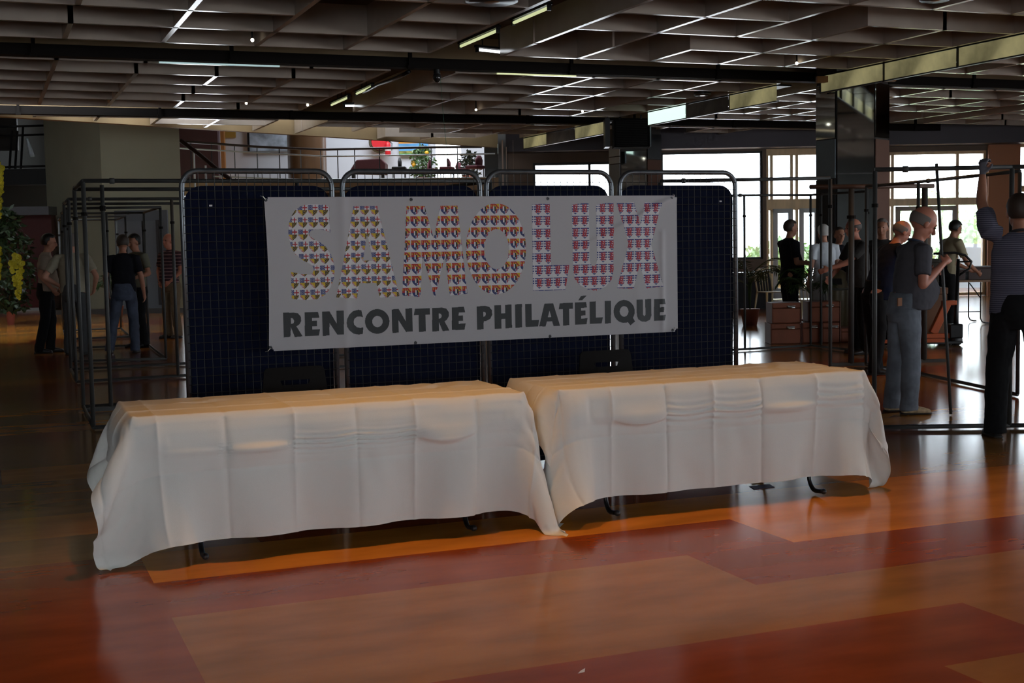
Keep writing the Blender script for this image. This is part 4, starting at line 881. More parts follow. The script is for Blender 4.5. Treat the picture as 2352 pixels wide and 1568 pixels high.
for x in (437, 485, 538, 590, 641, 690, 736, 775, 814, 871, 990, 1050):
    yy = np.interp(x, (416, 600, 745, 1110), (324, 337, 343, 337)); s_, z_ = mz(x, yy, gm); MB().tube([gw(s_, gm+.01, zf)-ro, gw(s_, gm+.01, z_)-ro], .016, 6).build('baluster', blackm if x % 2 else steel, t)
t = thing('stair_handrail', 'dark sloping stair handrail by the cream pier', 'handrail', gw(s_at(470, 36.9), 36.9, 0)); ro = np.array(t.location)
MB().tube([pg(414, 322, 36.9)-ro, pg(455, 352, 36.9)-ro, pg(510, 398, 36.9)-ro, pg(530, 412, 36.9)-ro], .06, 8).build('rail', mat('brown_handrail', (.02, .009, .006), .8, 0, .1), t, smooth=True)
for x, y0_, in ((445, 350), (472, 380)): MB().tube([pg(x, y0_, 36.95)-ro, pg(x, y0_, 36.95)*np.array([1, 1, 0])-ro], .03, 6).build('support_post', mat('white_post', (.5, .5, .5), .5), t)
# things on the mezzanine
t = thing('hose_reel', 'red fire hose reel on the white mezzanine wall', 'hose reel', pg(872, 326, 45.1)); 
MB().tube([-FG*.12, FG*.12], .27, 28).build('disc', mat('fire_red', (.65, .02, .03), .4), t, smooth=False, auto=.6); MB().tube([p_*.33-FG*.0 for p_ in [RG*math.cos(a)+UP*math.sin(a) for a in np.linspace(0, 2*PI, 25)[:-1]]], .05, 8, closed=True).build('hose', mat('olive_hose', (.10, .08, .04), .6), t, smooth=True)
ex = pg(891, 350, 44.9); zx = mz(891, 356, 44.9)[1]; t = thing('fire_extinguisher', 'red fire extinguisher right of the hose reel', 'extinguisher', (ex[0], ex[1], zx))
MB().lathe((0, 0, 0), [(.09, 0), (.10, .02), (.10, .36), (.07, .43), (.03, .46)], 18).build('cylinder', MATS['fire_red'], t, smooth=True); MB().box(-.05, .05, -.02, .02, .46, .52).build('valve_handle', black, t); MB().tube([(.04, 0, .48), (.15, 0, .40), (.14, 0, .15)], .012, 6).build('hose', black, t); MB().lathe((0, 0, 0), [(.102, .14), (.102, .26)], 18).build('label', sh, t)
s0_, z1_ = mz(916, 330, 45.4); s1_, z0_ = mz(984, 357, 45.4)
t = thing('landscape_poster', 'colourful poster with blue sky and flowers on the mezzanine wall', 'poster', gw((s0_+s1_)/2, 45.4, (z0_+z1_)/2)); ro = np.array(t.location)
gboxl(MB(), s0_, s1_, 45.36, 45.4, (z0_*.6+z1_*.4), z1_, ro).build('sky_print', mat('poster_sky', (.12, .35, .65), .6, 0, .3, .3, 1.5), t); gboxl(MB(), s0_, s1_, 45.36, 45.4, z0_+.08, z0_*.6+z1_*.4, ro).build('meadow_print', mat('poster_meadow', (.22, .22, .06), .6, 0, .3, .8, 6), t); gboxl(MB(), s0_, s1_, 45.36, 45.4, z0_, z0_+.08, ro).build('green_strip', mat('poster_green', (.03, .3, .1), .6), t); gboxl(MB(), s0_, s1_, 45.36, 45.4, z1_, z1_+.16, ro).build('orange_strip', mat('poster_orange', (.7, .3, .03), .6), t)
def leaftree(name, lab, x, g, zb, zt_, w, fm_, fruit=None, pot=True, n=420, seed=1, ls=.10, zlo=.25):
    p = pg(x, 380, g); p[2] = zb; t = thing(name, lab, 'plant', p); R = random.Random(seed); H_ = zt_-zb
    if pot: MB().lathe((0, 0, 0), [(.16, 0), (.22, .3), (.2, .31), (.001, .28)], 18).build('pot', potm, t, smooth=True)
    MB().tube([(0, 0, .02), (.02, 0, H_*.5), (0, .02, H_*.8)], [.035, .025, .012], 7).build('trunk', mat('bark', (.10, .06, .03), .8), t, smooth=True)
    m = MB()
    for k in range(n):
        a = R.uniform(0, 2*PI); zz = R.uniform(zlo, 1); r = w*math.sqrt(R.random())*(math.sin(PI*min(.97, (zz-zlo)/(1-zlo)*.85+.12))**.6)
        c = np.array([r*math.cos(a), r*math.sin(a), H_*zz]); d_ = nz([R.gauss(0, 1), R.gauss(0, 1), R.gauss(-.3, .6)]); s_ = nz(np.cross(d_, [R.gauss(0, 1), R.gauss(0, 1), R.gauss(0, 1)])); l = ls*R.uniform(.7, 1.3)
        m.add([c, c+d_*l*.5+s_*l*.22, c+d_*l, c+d_*l*.5-s_*l*.22], [(0, 1, 2, 3)])
    m.build('foliage', fm_, t)
    if fruit:
        for k in range(6): a = R.uniform(0, 6.28); MB().ell((w*.7*math.cos(a), w*.7*math.sin(a), H_*R.uniform(.4, .9)), (.07, .07, .07), nu=10, nv=7).build('orange', fruit, t, smooth=True)
    return t
leaftree('orange_tree', 'leafy orange tree with fruit on the mezzanine', 970, 43, zf, zf+1.32, .42, mat('citrus_leaf', (.07, .14, .05), .4, 0, .5, .3, 5), mat('orange_fruit', (.8, .4, .02), .5), True, 700, 2, .15, .12)
leaftree('ficus', 'small dark-leaved plant by the bright mezzanine window', 1078, 42.5, zf, zf+1.05, .36, mat('dark_leaf', (.012, .02, .01), .5), None, True, 380, 4, .16, .25)
redc = mat('burgundy_fabric', (.075, .006, .016), .8); blkc = mat('black_fabric', (.008, .008, .01), .8)
def lchair(x, g, w, h, m_, lab, rz=0.):
    p = pg(x, 380, g); p[2] = zf; t = thing('lounge_chair', lab, 'chair', p, RZ+rz, 'mezzanine chairs')
    MB().tube([(0, .2, .35), (0, .22, .6), (0, .24, h-.12), (0, .24, h)], [(w*.42, .05), (w*.5, .06), (w*.46, .06), (w*.25, .03)], 16).build('backrest', m_, t, smooth=True)
    MB().box(-w/2, w/2, -.25, .22, .35, .45).build('seat', m_, t, bevel=.03)
    for sx in (-1, 1):
        for sy in (-.2, .18): MB().tube([(sx*w*.42, sy, .35), (sx*w*.42, sy, 0)], .015, 6).build('leg', blackm, t)
lchair(917, 39.6, .42, .74, blkc, 'black round-backed chair on the mezzanine')
lchair(990, 41.0, .36, .5, redc, 'burgundy chair just right of the orange tree', .3); lchair(1027, 40.0, .38, .52, redc, 'burgundy chair in the middle of the mezzanine chairs', -.2); lchair(1058, 41.2, .42, .66, redc, 'burgundy chair in front of the small dark plant', .4); lchair(1092, 39.6, .42, .76, redc, 'burgundy chair furthest right on the mezzanine', -.5)
s0_, z1_ = mz(798, 364, 40.5); s1_, _ = mz(884, 364, 40.5)
t = thing('grand_piano', 'large covered burgundy piano-like block behind the railing', 'piano', gw((s0_+s1_)/2, 41, zf), RZ); w = (s1_-s0_)/2
m = MB(); pr = [(-w, .35), (-w*.55, z1_-zf-.04), (w*.75, z1_-zf), (w, z1_-zf-.15), (w*.98, .3)]; k = len(pr); m.add([(a, -.4, b_) for a, b_ in pr]+[(a, .5, b_) for a, b_ in pr], [tuple(range(k)), tuple(range(2*k-1, k-1, -1))]+[(i, k+i, k+(i+1) % k, (i+1) % k) for i in range(k)]); m.build('cover', mat('burgundy_cover', (.05, .006, .010), .8), t, bevel=.03)
for sx in (-w*.8, w*.8): MB().box(sx-.05, sx+.05, -.1, .1, 0, .34).build('leg', blackm, t)
flatbox('window_75', None, None, 1112, 1148, 338, 410, 39.5, .1, mat('dark_glass', (.02, .025, .03), .1)); bpy.data.objects['window_75']['kind'] = 'structure'
for k_, (x0_, x1_) in enumerate(((1152, 1159), (1162, 1167), (1178, 1182))): flatbox('trim_%d' % (96+k_), None, None, x0_, x1_, 322 if k_ != 1 else 338, 520, 32.2, .1, mat('pale_mullion', (.5, .38, .3), .6)); bpy.data.objects['trim_%d' % (96+k_)]['kind'] = 'structure'
# ------------------------------------------------------------------ far left: gallery rail, cabinets, doors
t = thing('gallery_railing', 'black railing of the upper gallery at the far left', 'railing', gw(s_at(50, 36.3), 36.3, zb1)); ro = np.array(t.location)
for ya, yb in ((293, 288), (313, 309), (386, 381)): MB().tube([pg(-60, ya, 36.3)-ro, pg(104, yb, 36.3)-ro], .03, 8).build('rail', blackm, t, smooth=True)
for x in (27, 40, 53): MB().tube([gw(s_at(x, 36.3), 36.3, zb1)-ro, pg(x, 290 if x == 53 else 300, 36.3)-ro], .035, 6).build('railing_post', blackm, t)
flatbox('dark_board', 'dark board behind the gallery railing at the far left', 'board', -30, 44, 262, 346, 37.5, .1, mat('dark_board', (.02, .016, .012), .6))
p = [pg(62, 318, 36.1), pg(67, 335, 36.1), pg(72, 352, 36.1), pg(75, 361, 36.1)]; tag(MB().tube(p, [.03, .05, .06, .07], 8).build('hanging_cloth', mat('pale_cloth', (.6, .7, .75), .7), smooth=True), 'narrow pale cloth hanging on the gallery railing', 'cloth')
t = thing('wall_cabinet', 'dark red cabinets along the far left wall', 'cabinet', gw(s_at(55, 34.2), 34.5, 0), RZ); cabm = mat('dark_red_laminate', (.085, .02, .022), .22, 0, .6, .2, 1)
MB().box(-3.5, .62, -.25, .3, .05, 1.35).build('lower_body', cabm, t)
MB().box(-3.5, .62, -.05, .3, 1.351, 2.5).build('upper_body', mat('wine_laminate', (.10, .035, .035), .22), t)
for k in range(6): MB().box(-3.45+k*.68, -2.8+k*.68, -.27, -.251, .1, 1.3).build('cabinet_door', cabm, t, bevel=.004)
MB().box(-3.6, .65, -.3, .32, 2.501, 2.72).build('cornice', mat('grey_cornice', (.11, .11, .12), .5), t); MB().box(-3.55, .64, -.3, -.251, 0, .08).build('plinth', mat('pale_plinth', (.3, .3, .3), .4), t)
s0d, s1d = s_at(264, 32.3), s_at(385, 32.3); zd = mz(320, 483, 32.3)[1]
b = MB(); b.gbox(s0d, s1d, 32.25, 32.35, .0, zd); tag(b.build('wall_partition', mat('grey_partition', (.085, .09, .10), .6)), kind='structure')
for k, (xa_, xb_) in enumerate(((268, 325), (328, 366))):
    a_s, b_s = s_at(xa_, 32.2), s_at(xb_, 32.2); o = MB().gbox(a_s, b_s, 32.19, 32.24, .02, 2.25).build('door_%d' % (5+k), mat('grey_door', (.10, .105, .115), .5)); tag(o, kind='structure'); MB().gbox(b_s-.12, b_s-.08, 32.13, 32.19, 1.0, 1.15).build('door_handle', steel, o)
flatbox('door_panel_dark', None, None, 358, 372, 505, 700, 32.12, .04, mat('door_gap', (.015, .012, .012), .6)); bpy.data.objects['door_panel_dark'].name = 'door_7'; bpy.data.objects['door_7']['kind'] = 'structure'
tag(MB().gbox(s_at(106, 32), s_at(425, 32), 31.8, 31.95, 0, .12).build('baseboard_left', mat('dark_baseboard', (.04, .035, .03), .5)), kind='structure')
t = leaftree('tall_leafy_plant', 'tall dark leafy plant in a pink pot at the left edge', 8, 28.0, 0, 2.45, .55, mat('deep_green_leaf', (.02, .04, .012), .5, 0, .4, .4, 4), None, False, 1500, 8, .16, .12)
MB().lathe((0, 0, 0), [(.07, 0), (.10, .30), (.105, .31), (.08, .30), (.001, .28)], 18).build('pot', mat('pink_pot', (.42, .12, .09), .6), t, smooth=True)
# yellow orchid sprays hanging from an arched stem
g_ = 14.; p0 = pg(-70, 600, g_); t = thing('orchid_plant', 'tall orchid with hanging sprays of big yellow flowers at the left edge', 'plant', (p0[0], p0[1], 0)); ro = np.array(t.location)
MB().lathe((0, 0, 0), [(.12, 0), (.17, .28), (.001, .26)], 18).build('pot', potm, t, smooth=True)
MB().tube([(0, 0, .2), (0.02, 0, 1.4), pg(-40, 400, g_)-ro, pg(-15, 365, g_)-ro, pg(2, 372, g_)-ro], .012, 6).build('stem', leafd, t, smooth=True); MB().tube([(0, 0, .2), (.02, 0, 1.0), pg(-20, 560, g_)-ro, pg(20, 572, g_)-ro, pg(42, 588, g_)-ro], .010, 6).build('stem', leafd, t, smooth=True)
yel = mat('yellow_petal', (.62, .50, .03), .55, 0, .3, .2, 8, emit=None); R = random.Random(4)
def spray(x0_, y0_, x1_, y1_, w, n):
    m = MB()
    for k in range(n):
        f = k/(n-1); x = x0_+(x1_-x0_)*f+R.uniform(-w, w)*(1-.75*f); y = y0_+(y1_-y0_)*f+R.uniform(-3, 3); c = pg(x, y, g_+R.uniform(-.06, .06))-ro; rr_ = .034*(1-.55*f)
        for a in range(5):
            th = 2*PI*a/5+R.random(); d_ = RG*math.cos(th)+UP*math.sin(th)-FG*R.uniform(.1, .5); d_ = nz(d_); s_ = nz(np.cross(d_, FG)); q = c+d_*rr_
            m.add([c, c+d_*rr_*.6+s_*rr_*.62, q+s_*rr_*.2, q-s_*rr_*.2, c+d_*rr_*.6-s_*rr_*.62], [(0, 1, 2, 3, 4)])
        m.ell(c-FG*.012, (.008, .008, .008), nu=6, nv=4)
    return m.build('flower_spray', yel, t)
spray(0, 378, 0, 500, 9, 46); spray(-4, 575, 0, 640, 6, 22); spray(38, 588, 42, 686, 17, 74)
# ------------------------------------------------------------------ outside
tag(MB().gbox(-30, 70, GW+.3, 130, -.3, -.02).build('ground_outside', mat('pale_paving', (.8, .8, .8), .8)), kind='structure')
hm = mat('hedge_leaf', (.50, .68, .38), .7, 0, .2, .35, 1.5)
for i, (x, w_, h_, g) in enumerate(((2070, .9, 1.9, 42), (2128, 1.2, 3.4, 52), (2200, 1.3, 3.6, 62), (2262, 1.1, 2.5, 46), (2340, 1.5, 3.0, 57), (1790, 1.3, 1.5, 46))):
    p = pg(x, 560, g); t = thing('shrub', ['low bright green bush outside, seen through the left leaf of the right door', 'tall pale green bush outside behind the right door', 'tallest pale green bush outside the right window', 'bright green bush outside beside the terracotta pier', 'tall bush outside the last window at the right edge', 'low bush outside the left door'][i], 'shrub', (p[0], p[1], 0), 0, 'bushes outside the windows')
    R = random.Random(i); m = MB()
    for k in range(900):
        d_ = nz([R.gauss(0, 1), R.gauss(0, 1), R.gauss(0, 1)]); rr_ = R.uniform(.75, 1); c = np.array([d_[0]*w_*rr_, d_[1]*w_*rr_*.7, h_/2+d_[2]*h_/2*rr_]); n_ = nz([R.gauss(0, 1), R.gauss(0, 1), R.gauss(0, 1)]); s_ = nz(np.cross(d_, n_)); l = .28
        m.add([c, c+n_*l*.5+s_*l*.3, c+n_*l, c+n_*l*.5-s_*l*.3], [(0, 1, 2, 3)])
    m.build('foliage', hm, t); MB().tube([(0, 0, 0), (0, 0, h_*.6)], [.08, .04], 8).build('trunk', mat('bark', (.1, .06, .03), .8), t)
tag(MB().gbox(s_at(2180, 38), s_at(2330, 38), 38, 38.2, -.02, zl(560, 38, 2230)).build('low_wall', mat('pale_blue_wall', (.55, .66, .75), .7)), 'pale low wall outside the right window', 'wall')
#PART4
# ------------------------------------------------------------------ people
def rotx(a): c, s = math.cos(a), math.sin(a); return np.array([[1, 0, 0], [0, c, -s], [0, s, c]])
def rotz(a): c, s = math.cos(a), math.sin(a); return np.array([[c, -s, 0], [s, c, 0], [0, 0, 1]])
skinm = lambda n, c: mat('skin_'+n, c, .55, 0, .4, .08, 14)
def finish(m, name, mt, parent, vox, sm=4):
    o = m.build(name, mt, parent, smooth=True); r = o.modifiers.new('weld', 'REMESH'); r.mode = 'VOXEL'; r.voxel_size = vox; r.use_smooth_shade = True
    s = o.modifiers.new('soft', 'SMOOTH'); s.factor = .5; s.iterations = sm; return o
def capchain(m, pts, rs, n=12):
    # closed limb with rounded ends
    pts = [np.array(p, float) for p in pts]; rs = [r if hasattr(r, '__len__') else (r, r) for r in rs]
    a, b_ = nz(pts[1]-pts[0]), nz(pts[-1]-pts[-2]); r0, r1 = max(rs[0]), max(rs[-1])
    P = [pts[0]-a*r0*.8, pts[0]-a*r0*.5]+pts+[pts[-1]+b_*r1*.5, pts[-1]+b_*r1*.8]
    Rr = [tuple(x*.45 for x in rs[0]), tuple(x*.8 for x in rs[0])]+rs+[tuple(x*.8 for x in rs[-1]), tuple(x*.45 for x in rs[-1])]
    m.tube(P, Rr, n)
def rings(m, secs, n=20):
    # stack of roughly horizontal elliptical sections: (x, y, z, rx, ry)
    vs = []; fs = []; k = len(secs)
    for (x, y, z, rx, ry) in secs:
        for i in range(n): th = 2*PI*i/n; vs.append((x+rx*math.cos(th), y+ry*math.sin(th), z))
    for j in range(k-1):
        for i in range(n): fs.append((j*n+i, j*n+(i+1) % n, (j+1)*n+(i+1) % n, (j+1)*n+i))
    fs += [tuple(range(n-1, -1, -1)), tuple((k-1)*n+i for i in range(n))]; m.add(vs, fs)
def hand(m, w, d, side, palmn, curl=.6, spread=1., sc=1.):
    # w wrist, d direction of the hand, palmn palm normal
    d = nz(d); pn = nz(palmn-d*(np.dot(palmn, d))); sd = np.cross(d, pn)*side
    capchain(m, [w+d*.01, w+d*.05*sc, w+d*.085*sc], [(.026, .018), (.037, .015), (.036, .013)], 10) if False else m.tube([w, w+d*.03*sc, w+d*.065*sc, w+d*.092*sc], [.024, .027, .028, .024], 10)
    for k in (-1, 0, 1): m.ell(w+d*.055*sc+sd*k*.022, (.017, .017, .017))
    m.ell(w+d*.085*sc+sd*.026, (.014, .014, .014)); m.ell(w+d*.085*sc-sd*.026, (.014, .014, .014))
    for k, (off, ln) in enumerate(((.032, .070), (.011, .080), (-.011, .076), (-.032, .060))):
        b0 = w+d*(.088*sc)+sd*off; ln *= sc; a1, a2, a3 = curl*.6, curl*1.5, curl*2.3
        p1 = b0+(d*math.cos(a1)+pn*math.sin(a1)+sd*off*1.5*spread)*ln*.45; p2 = p1+(d*math.cos(a2)+pn*math.sin(a2))*ln*.32; p3 = p2+(d*math.cos(a3)+pn*math.sin(a3))*ln*.25
        capchain(m, [b0, p1, p2, p3], [.0095, .009, .0085, .0075], 8)
    t0 = w+d*.03*sc+sd*.028; t1 = t0+(d*.6+sd*.75+pn*.25)*.036*sc; t2 = t1+(d*.8+sd*.15+pn*.5)*.032*sc; capchain(m, [t0, t1, t2], [.013, .011, .009], 8)
def person(loc, heading, lab, H=1.78, skin=None, shirt=None, pants=None, shoes=None, hair=('full', None), lean=0., belly=0., headpitch=0., headyaw=0., armL=None, armR=None, legs=None, sleeve='short', vox=.012, curl=.5, shirtz=.88, extras=None, glove=False, torso_w=1., gaze=None, palmL=None, palmR=None, collar=None, hands=True, hipshift=0., shl=None, legw=1., hs=1.06):
    k = H/1.78; k0 = k; t = thing('person', lab, 'person', loc, heading)
    sk = skin or skinm('a', (.40, .17, .10))
    piv = np.array([0, 0, .98])
    def bend(p):      # forward lean above the hips, progressive
        p = np.array(p, float); h_ = p[2]-piv[2]
        if h_ <= 0: return p
        a = lean*min(1, h_/.3); q = piv+rotx(-a)@(p-piv); return q+XA*hipshift*h_
    hd = bend((0, .035, 1.655)); nk = bend((0, .0, 1.50)); Rh = rotx(-lean*.6-headpitch)@rotz(headyaw); Rh = rotz(headyaw)@rotx(-lean*.6-headpitch)
    legs = legs or dict(L=[(-.095, 0, .92), (-.105, .03, .50), (-.115, -.01, .09)], R=[(.095, 0, .92), (.105, .03, .50), (.115, -.01, .09)])
    aL = armL or [(-.235, -.02, 1.17), (-.25, .04, .92)]; aR = armR or [(.235, -.02, 1.17), (.25, .04, .92)]
    shL, shR = bend((-.185*torso_w, -.005, 1.435)), bend((.185*torso_w, -.005, 1.435))
    if shl: shL = np.array(shl, float)
    S = lambda p: np.array(p, float)*k0
    # body -------------------------------------------------------------
    m = MB()
    tor = [(0, 0, .86, .15, .10), (0, 0, .95, .165, .11), (0, .01+belly*.5, 1.08, .15, .10+belly*.5), (0, .0+belly*.3, 1.2, .155, .105+belly*.3), (0, 0, 1.33, .17, .11), (0, -.01, 1.42, .16, .09), (0, -.01, 1.47, .10, .065), (0, 0, 1.52, .06, .058)]
    def T(sec, gx=0., gy=0., tw=torso_w):
        out = []
        for (x, y, z, rx, ry) in sec: p = bend((x, y, z)); out.append((p[0]*k, p[1]*k, p[2]*k, (rx*tw+gx)*k, (ry+gy)*k))
        return out
    rings(m, T(tor)); capchain(m, [S(nk-UP*.03), S((nk+hd)/2), S(hd-UP*.04)], [.058*k, .052*k, .05*k])
    def hp(v): return S(hd+UP*(hs-1)*.09+Rh@(np.array(v, float)*hs))
    k = k*hs
    m.ell(hp((0, -.012, .028)), (.077*k, .098*k, .095*k), Rh, 18, 12); m.ell(hp((0, .022, -.045)), (.058*k, .062*k, .075*k), Rh, 16, 10)
    m.ell(hp((0, .05, -.095)), (.028*k, .025*k, .022*k), Rh); m.tube([hp((0, .085, .02)), hp((0, .108, -.025)), hp((0, .095, -.035))], [.009*k, .017*k, .012*k], 8)
    m.ell(hp((0, .082, -.066)), (.026*k, .012*k, .008*k), Rh); m.ell(hp((0, .08, .03)), (.05*k, .014*k, .010*k), Rh)
    for s in (-1, 1): m.ell(hp((s*.078, -.005, -.012)), (.011*k, .02*k, .032*k), Rh); m.ell(hp((s*.035, .058, -.03)), (.022*k, .02*k, .022*k), Rh)
    k = k0
    for sh_, a, side, pn_ in ((shL, aL, -1, palmL), (shR, aR, 1, palmR)):
        e_, w_ = np.array(a[0], float), np.array(a[1], float); capchain(m, [S(sh_), S((sh_+e_)/2), S(e_)], [.047*k, .045*k, .040*k]); mid = (e_+w_)/2
        capchain(m, [S(e_), S(e_*.7+w_*.3), S(w_)], [.041*k, .040*k, .027*k])
        if hands:
            hdv = nz(w_-e_) if len(a) < 3 else nz(np.array(a[2], float)-w_); pn = np.array(pn_ if pn_ is not None else (-side*1., .2, 0)); hand(m, S(w_), hdv, side, pn, curl, 1., k)
    for nm in ('L', 'R'):
        a, b_, c = [np.array(q, float) for q in legs[nm]]; capchain(m, [S(a), S((a+b_)/2), S(b_), S((b_+c)/2), S(c)], [.08*k, .07*k, .052*k, .052*k, .036*k])
    body = finish(m, 'body', sk, t, vox, 3)
    # eyes and brows ---------------------------------------------------
    for s in (-1, 1):
        MB().ell(hp((s*.031, .083, .010)), (.011*k*hs, .007*k*hs, .006*k*hs), Rh, 10, 6).build('eye', mat('eye_dark', (.03, .02, .02), .2), t, smooth=True)
    # hair -------------------------------------------------------------
    kind, hm_ = hair
    if kind != 'none':
        m = MB(); m.ell((0, 0, 0), (.083, .104, .101), None, 28, 20); V0 = np.array(m.v); keep = []
        for f in m.f:
            c = V0[list(f)].mean(0)/np.array([.083, .104, .101])
            if kind == 'full': ok_ = (c[2] > .30+.35*max(0, c[1]) ) or (c[1] < .02 and c[2] > -.62+.2*c[1]) or (c[1] < .3 and c[2] > .0)
            elif kind == 'thin': ok_ = (c[1] < .0 and c[2] > -.55) and (c[2] < .75)
            else: ok_ = (c[1] < .12 and -.55 < c[2] < .22-.25*c[1]*(c[1] < 0)*0 and (abs(c[0]) > .55 or c[1] < -.2))
            if ok_: keep.append(f)
        m.f = keep; m.mi = [0]*len(keep); m.v = [tuple(hp((x, y-.012, z+.028))) if True else 0 for x, y, z in m.v]
        o = m.build('hair', hm_, t, smooth=True); sd = o.modifiers.new('s', 'SOLIDIFY'); sd.thickness = (.012 if kind == 'full' else .005)*k; sd.offset = .3; ds = o.modifiers.new('s2', 'SUBSURF'); ds.levels = 1; ds.render_levels = 1
    # shirt ------------------------------------------------------------
    if shirt:
        m = MB(); sec = [(0, .005+belly*.45, shirtz, .185, .125+belly*.35), (0, .01+belly*.75, 1.0, .185, .125+belly*.6), (0, .01+belly*.8, 1.10, .175, .12+belly*.7), (0, .0+belly*.4, 1.22, .178, .125+belly*.35), (0, 0, 1.34, .188, .13), (0, -.01, 1.43, .172, .105), (0, -.012, 1.485, .115, .078), (0, -.005, 1.515, .072, .066)]
        rings(m, T(sec), 26)
        for sh_, a in ((shL, aL), (shR, aR)):
            e_, w_ = np.array(a[0], float), np.array(a[1], float); f = .72
            if sleeve == 'short': m.tube([S(sh_*1.0+(nk-sh_)*.35-UP*.02), S(sh_), S(sh_*.5+e_*.5), S(sh_*(1-f)+e_*f)], [.066*k, .078*k, .070*k, .064*k], 14)
            elif sleeve == 'long': m.tube([S(sh_+(nk-sh_)*.35-UP*.02), S(sh_), S(sh_*.5+e_*.5), S(e_), S(e_*.5+w_*.5), S(w_*.94+e_*.06)], [.06*k, .072*k, .062*k, .056*k, .048*k, .036*k], 14)
            else: m.tube([S(sh_+(nk-sh_)*.35-UP*.02), S(sh_)], [.05*k, .06*k], 14)
        o = finish(m, 'shirt', shirt, t, vox, 3); dp = o.modifiers.new('wrinkle', 'DISPLACE'); tx = bpy.data.textures.get('wr') or bpy.data.textures.new('wr', 'CLOUDS'); tx.noise_scale = .11; dp.texture = tx; dp.strength = .022; dp.mid_level = .5
        if collar: MB().tube([S(nk+np.array([.064*math.cos(a), .058*math.sin(a), .012+.018*(-math.sin(a))])) for a in np.linspace(0, 2*PI, 17)[:-1]], .012*k, 8, closed=True).build('collar', collar, t, smooth=True)
    if pants:
        m = MB(); rings(m, [tuple(v*k for v in q) for q in ((0, -.005, .80, .15, .115), (0, -.012, .88, .178, .135), (0, -.008, .96, .172, .125), (0, 0+belly*.2, 1.06, .160, .118+belly*.2))], 24)
        for nm in ('L', 'R'):
            a, b_, c = [np.array(q, float) for q in legs[nm]]; m.tube([S(a+UP*.0), S(a*.55+b_*.45), S(b_+UP*.02), S((b_+c)/2), S(c+UP*.0), S(c-UP*.055)], [(q*k*legw,)*2 for q in (.096, .090, .076, .074, .070, .074)], 16)
        o = finish(m, 'trousers', pants, t, vox, 3); dp = o.modifiers.new('wrinkle', 'DISPLACE'); dp.texture = bpy.data.textures['wr'] if 'wr' in bpy.data.textures else None; dp.strength = .022; dp.mid_level = .5
    for nm in ('L', 'R'):
        c = np.array(legs[nm][2], float); fx = .25*(-1 if nm == 'L' else 1); d_ = nz([fx*.5, 1, 0]); g0_ = c*np.array([1, 1, 0]); m = MB(); sp = S
        zb = c[2]-.09
        ptsf = [(-.075, .035, .032, .034), (-.03, .045, .040, .046), (.03, .043, .043, .044), (.10, .034, .047, .034), (.155, .026, .043, .026), (.19, .022, .026, .02)]
        m.tube([S(g0_+d_*a+UP*(zb+z_)) for a, z_, _, _ in ptsf], [(rx*k, rz*k) for _, _, rx, rz in ptsf], 14)
        sho = m.build('shoe', shoes or black, t, smooth=True, sub=1)
        mm = MB(); mm.tube([S(g0_+d_*a+UP*(zb+.010)) for a, z_, _, _ in ptsf], [(rx*1.05*k, .010*k) for _, _, rx, rz in ptsf], 14); mm.build('sole', mat('dark_sole', (.02, .018, .016), .7), sho, smooth=True)
    if extras: extras(t, S, hp, bend, k)
    return t
hg = mat('hair_grey', (.15, .125, .11), .8); hb = mat('hair_black', (.008, .007, .006), .5); hbr = mat('hair_brown', (.035, .022, .015), .6); hw = mat('hair_white', (.55, .53, .50), .7)
sk1, sk2, sk3 = skinm('ruddy', (.42, .16, .10)), skinm('tan', (.34, .15, .09)), skinm('pale', (.48, .24, .16))
beige = mat('beige_cotton', (.27, .215, .165), .9, 0, .2, .05, 5); ivory = mat('ivory_cotton', (.30, .27, .20), .9, 0, .2, .05, 5); blk = mat('black_cotton', (.008, .008, .011), .9, 0, .15); blktr = mat('black_twill', (.008, .008, .009), .85, 0, .15)
jeans = mat('blue_jeans', (.05, .06, .09), .85, 0, .2, .25, 9); jeansl = mat('faded_jeans', (.14, .155, .18), .85, 0, .2, .3, 7); greytr = mat('grey_trousers', (.04, .042, .045), .85); khaki = mat('khaki_twill', (.16, .12, .075), .85, 0, .2, .1, 6); olivet = mat('olive_cotton', (.11, .11, .075), .9)
navy = mat('navy_cotton', (.010, .014, .032), .9, 0, .15, .15, 6); charc = mat('charcoal_cotton', (.075, .072, .082), .9, 0, .15, .1, 6)
strb = stripe_mat('striped_polo', (.035, .012, .02), (.24, .13, .13), 17, .72, .9); strn = stripe_mat('fine_striped_polo', (.050, .050, .078), (.16, .155, .20), 62, .72, .9)
HV = math.atan2(FG[1], FG[0])-PI/2     # heading that looks straight away from the camera
def at(x, y): p = pz(x, y, 0); return (p[0], p[1], 0)
FR = HV-PI/2; FL = HV+PI/2; FC = HV+PI
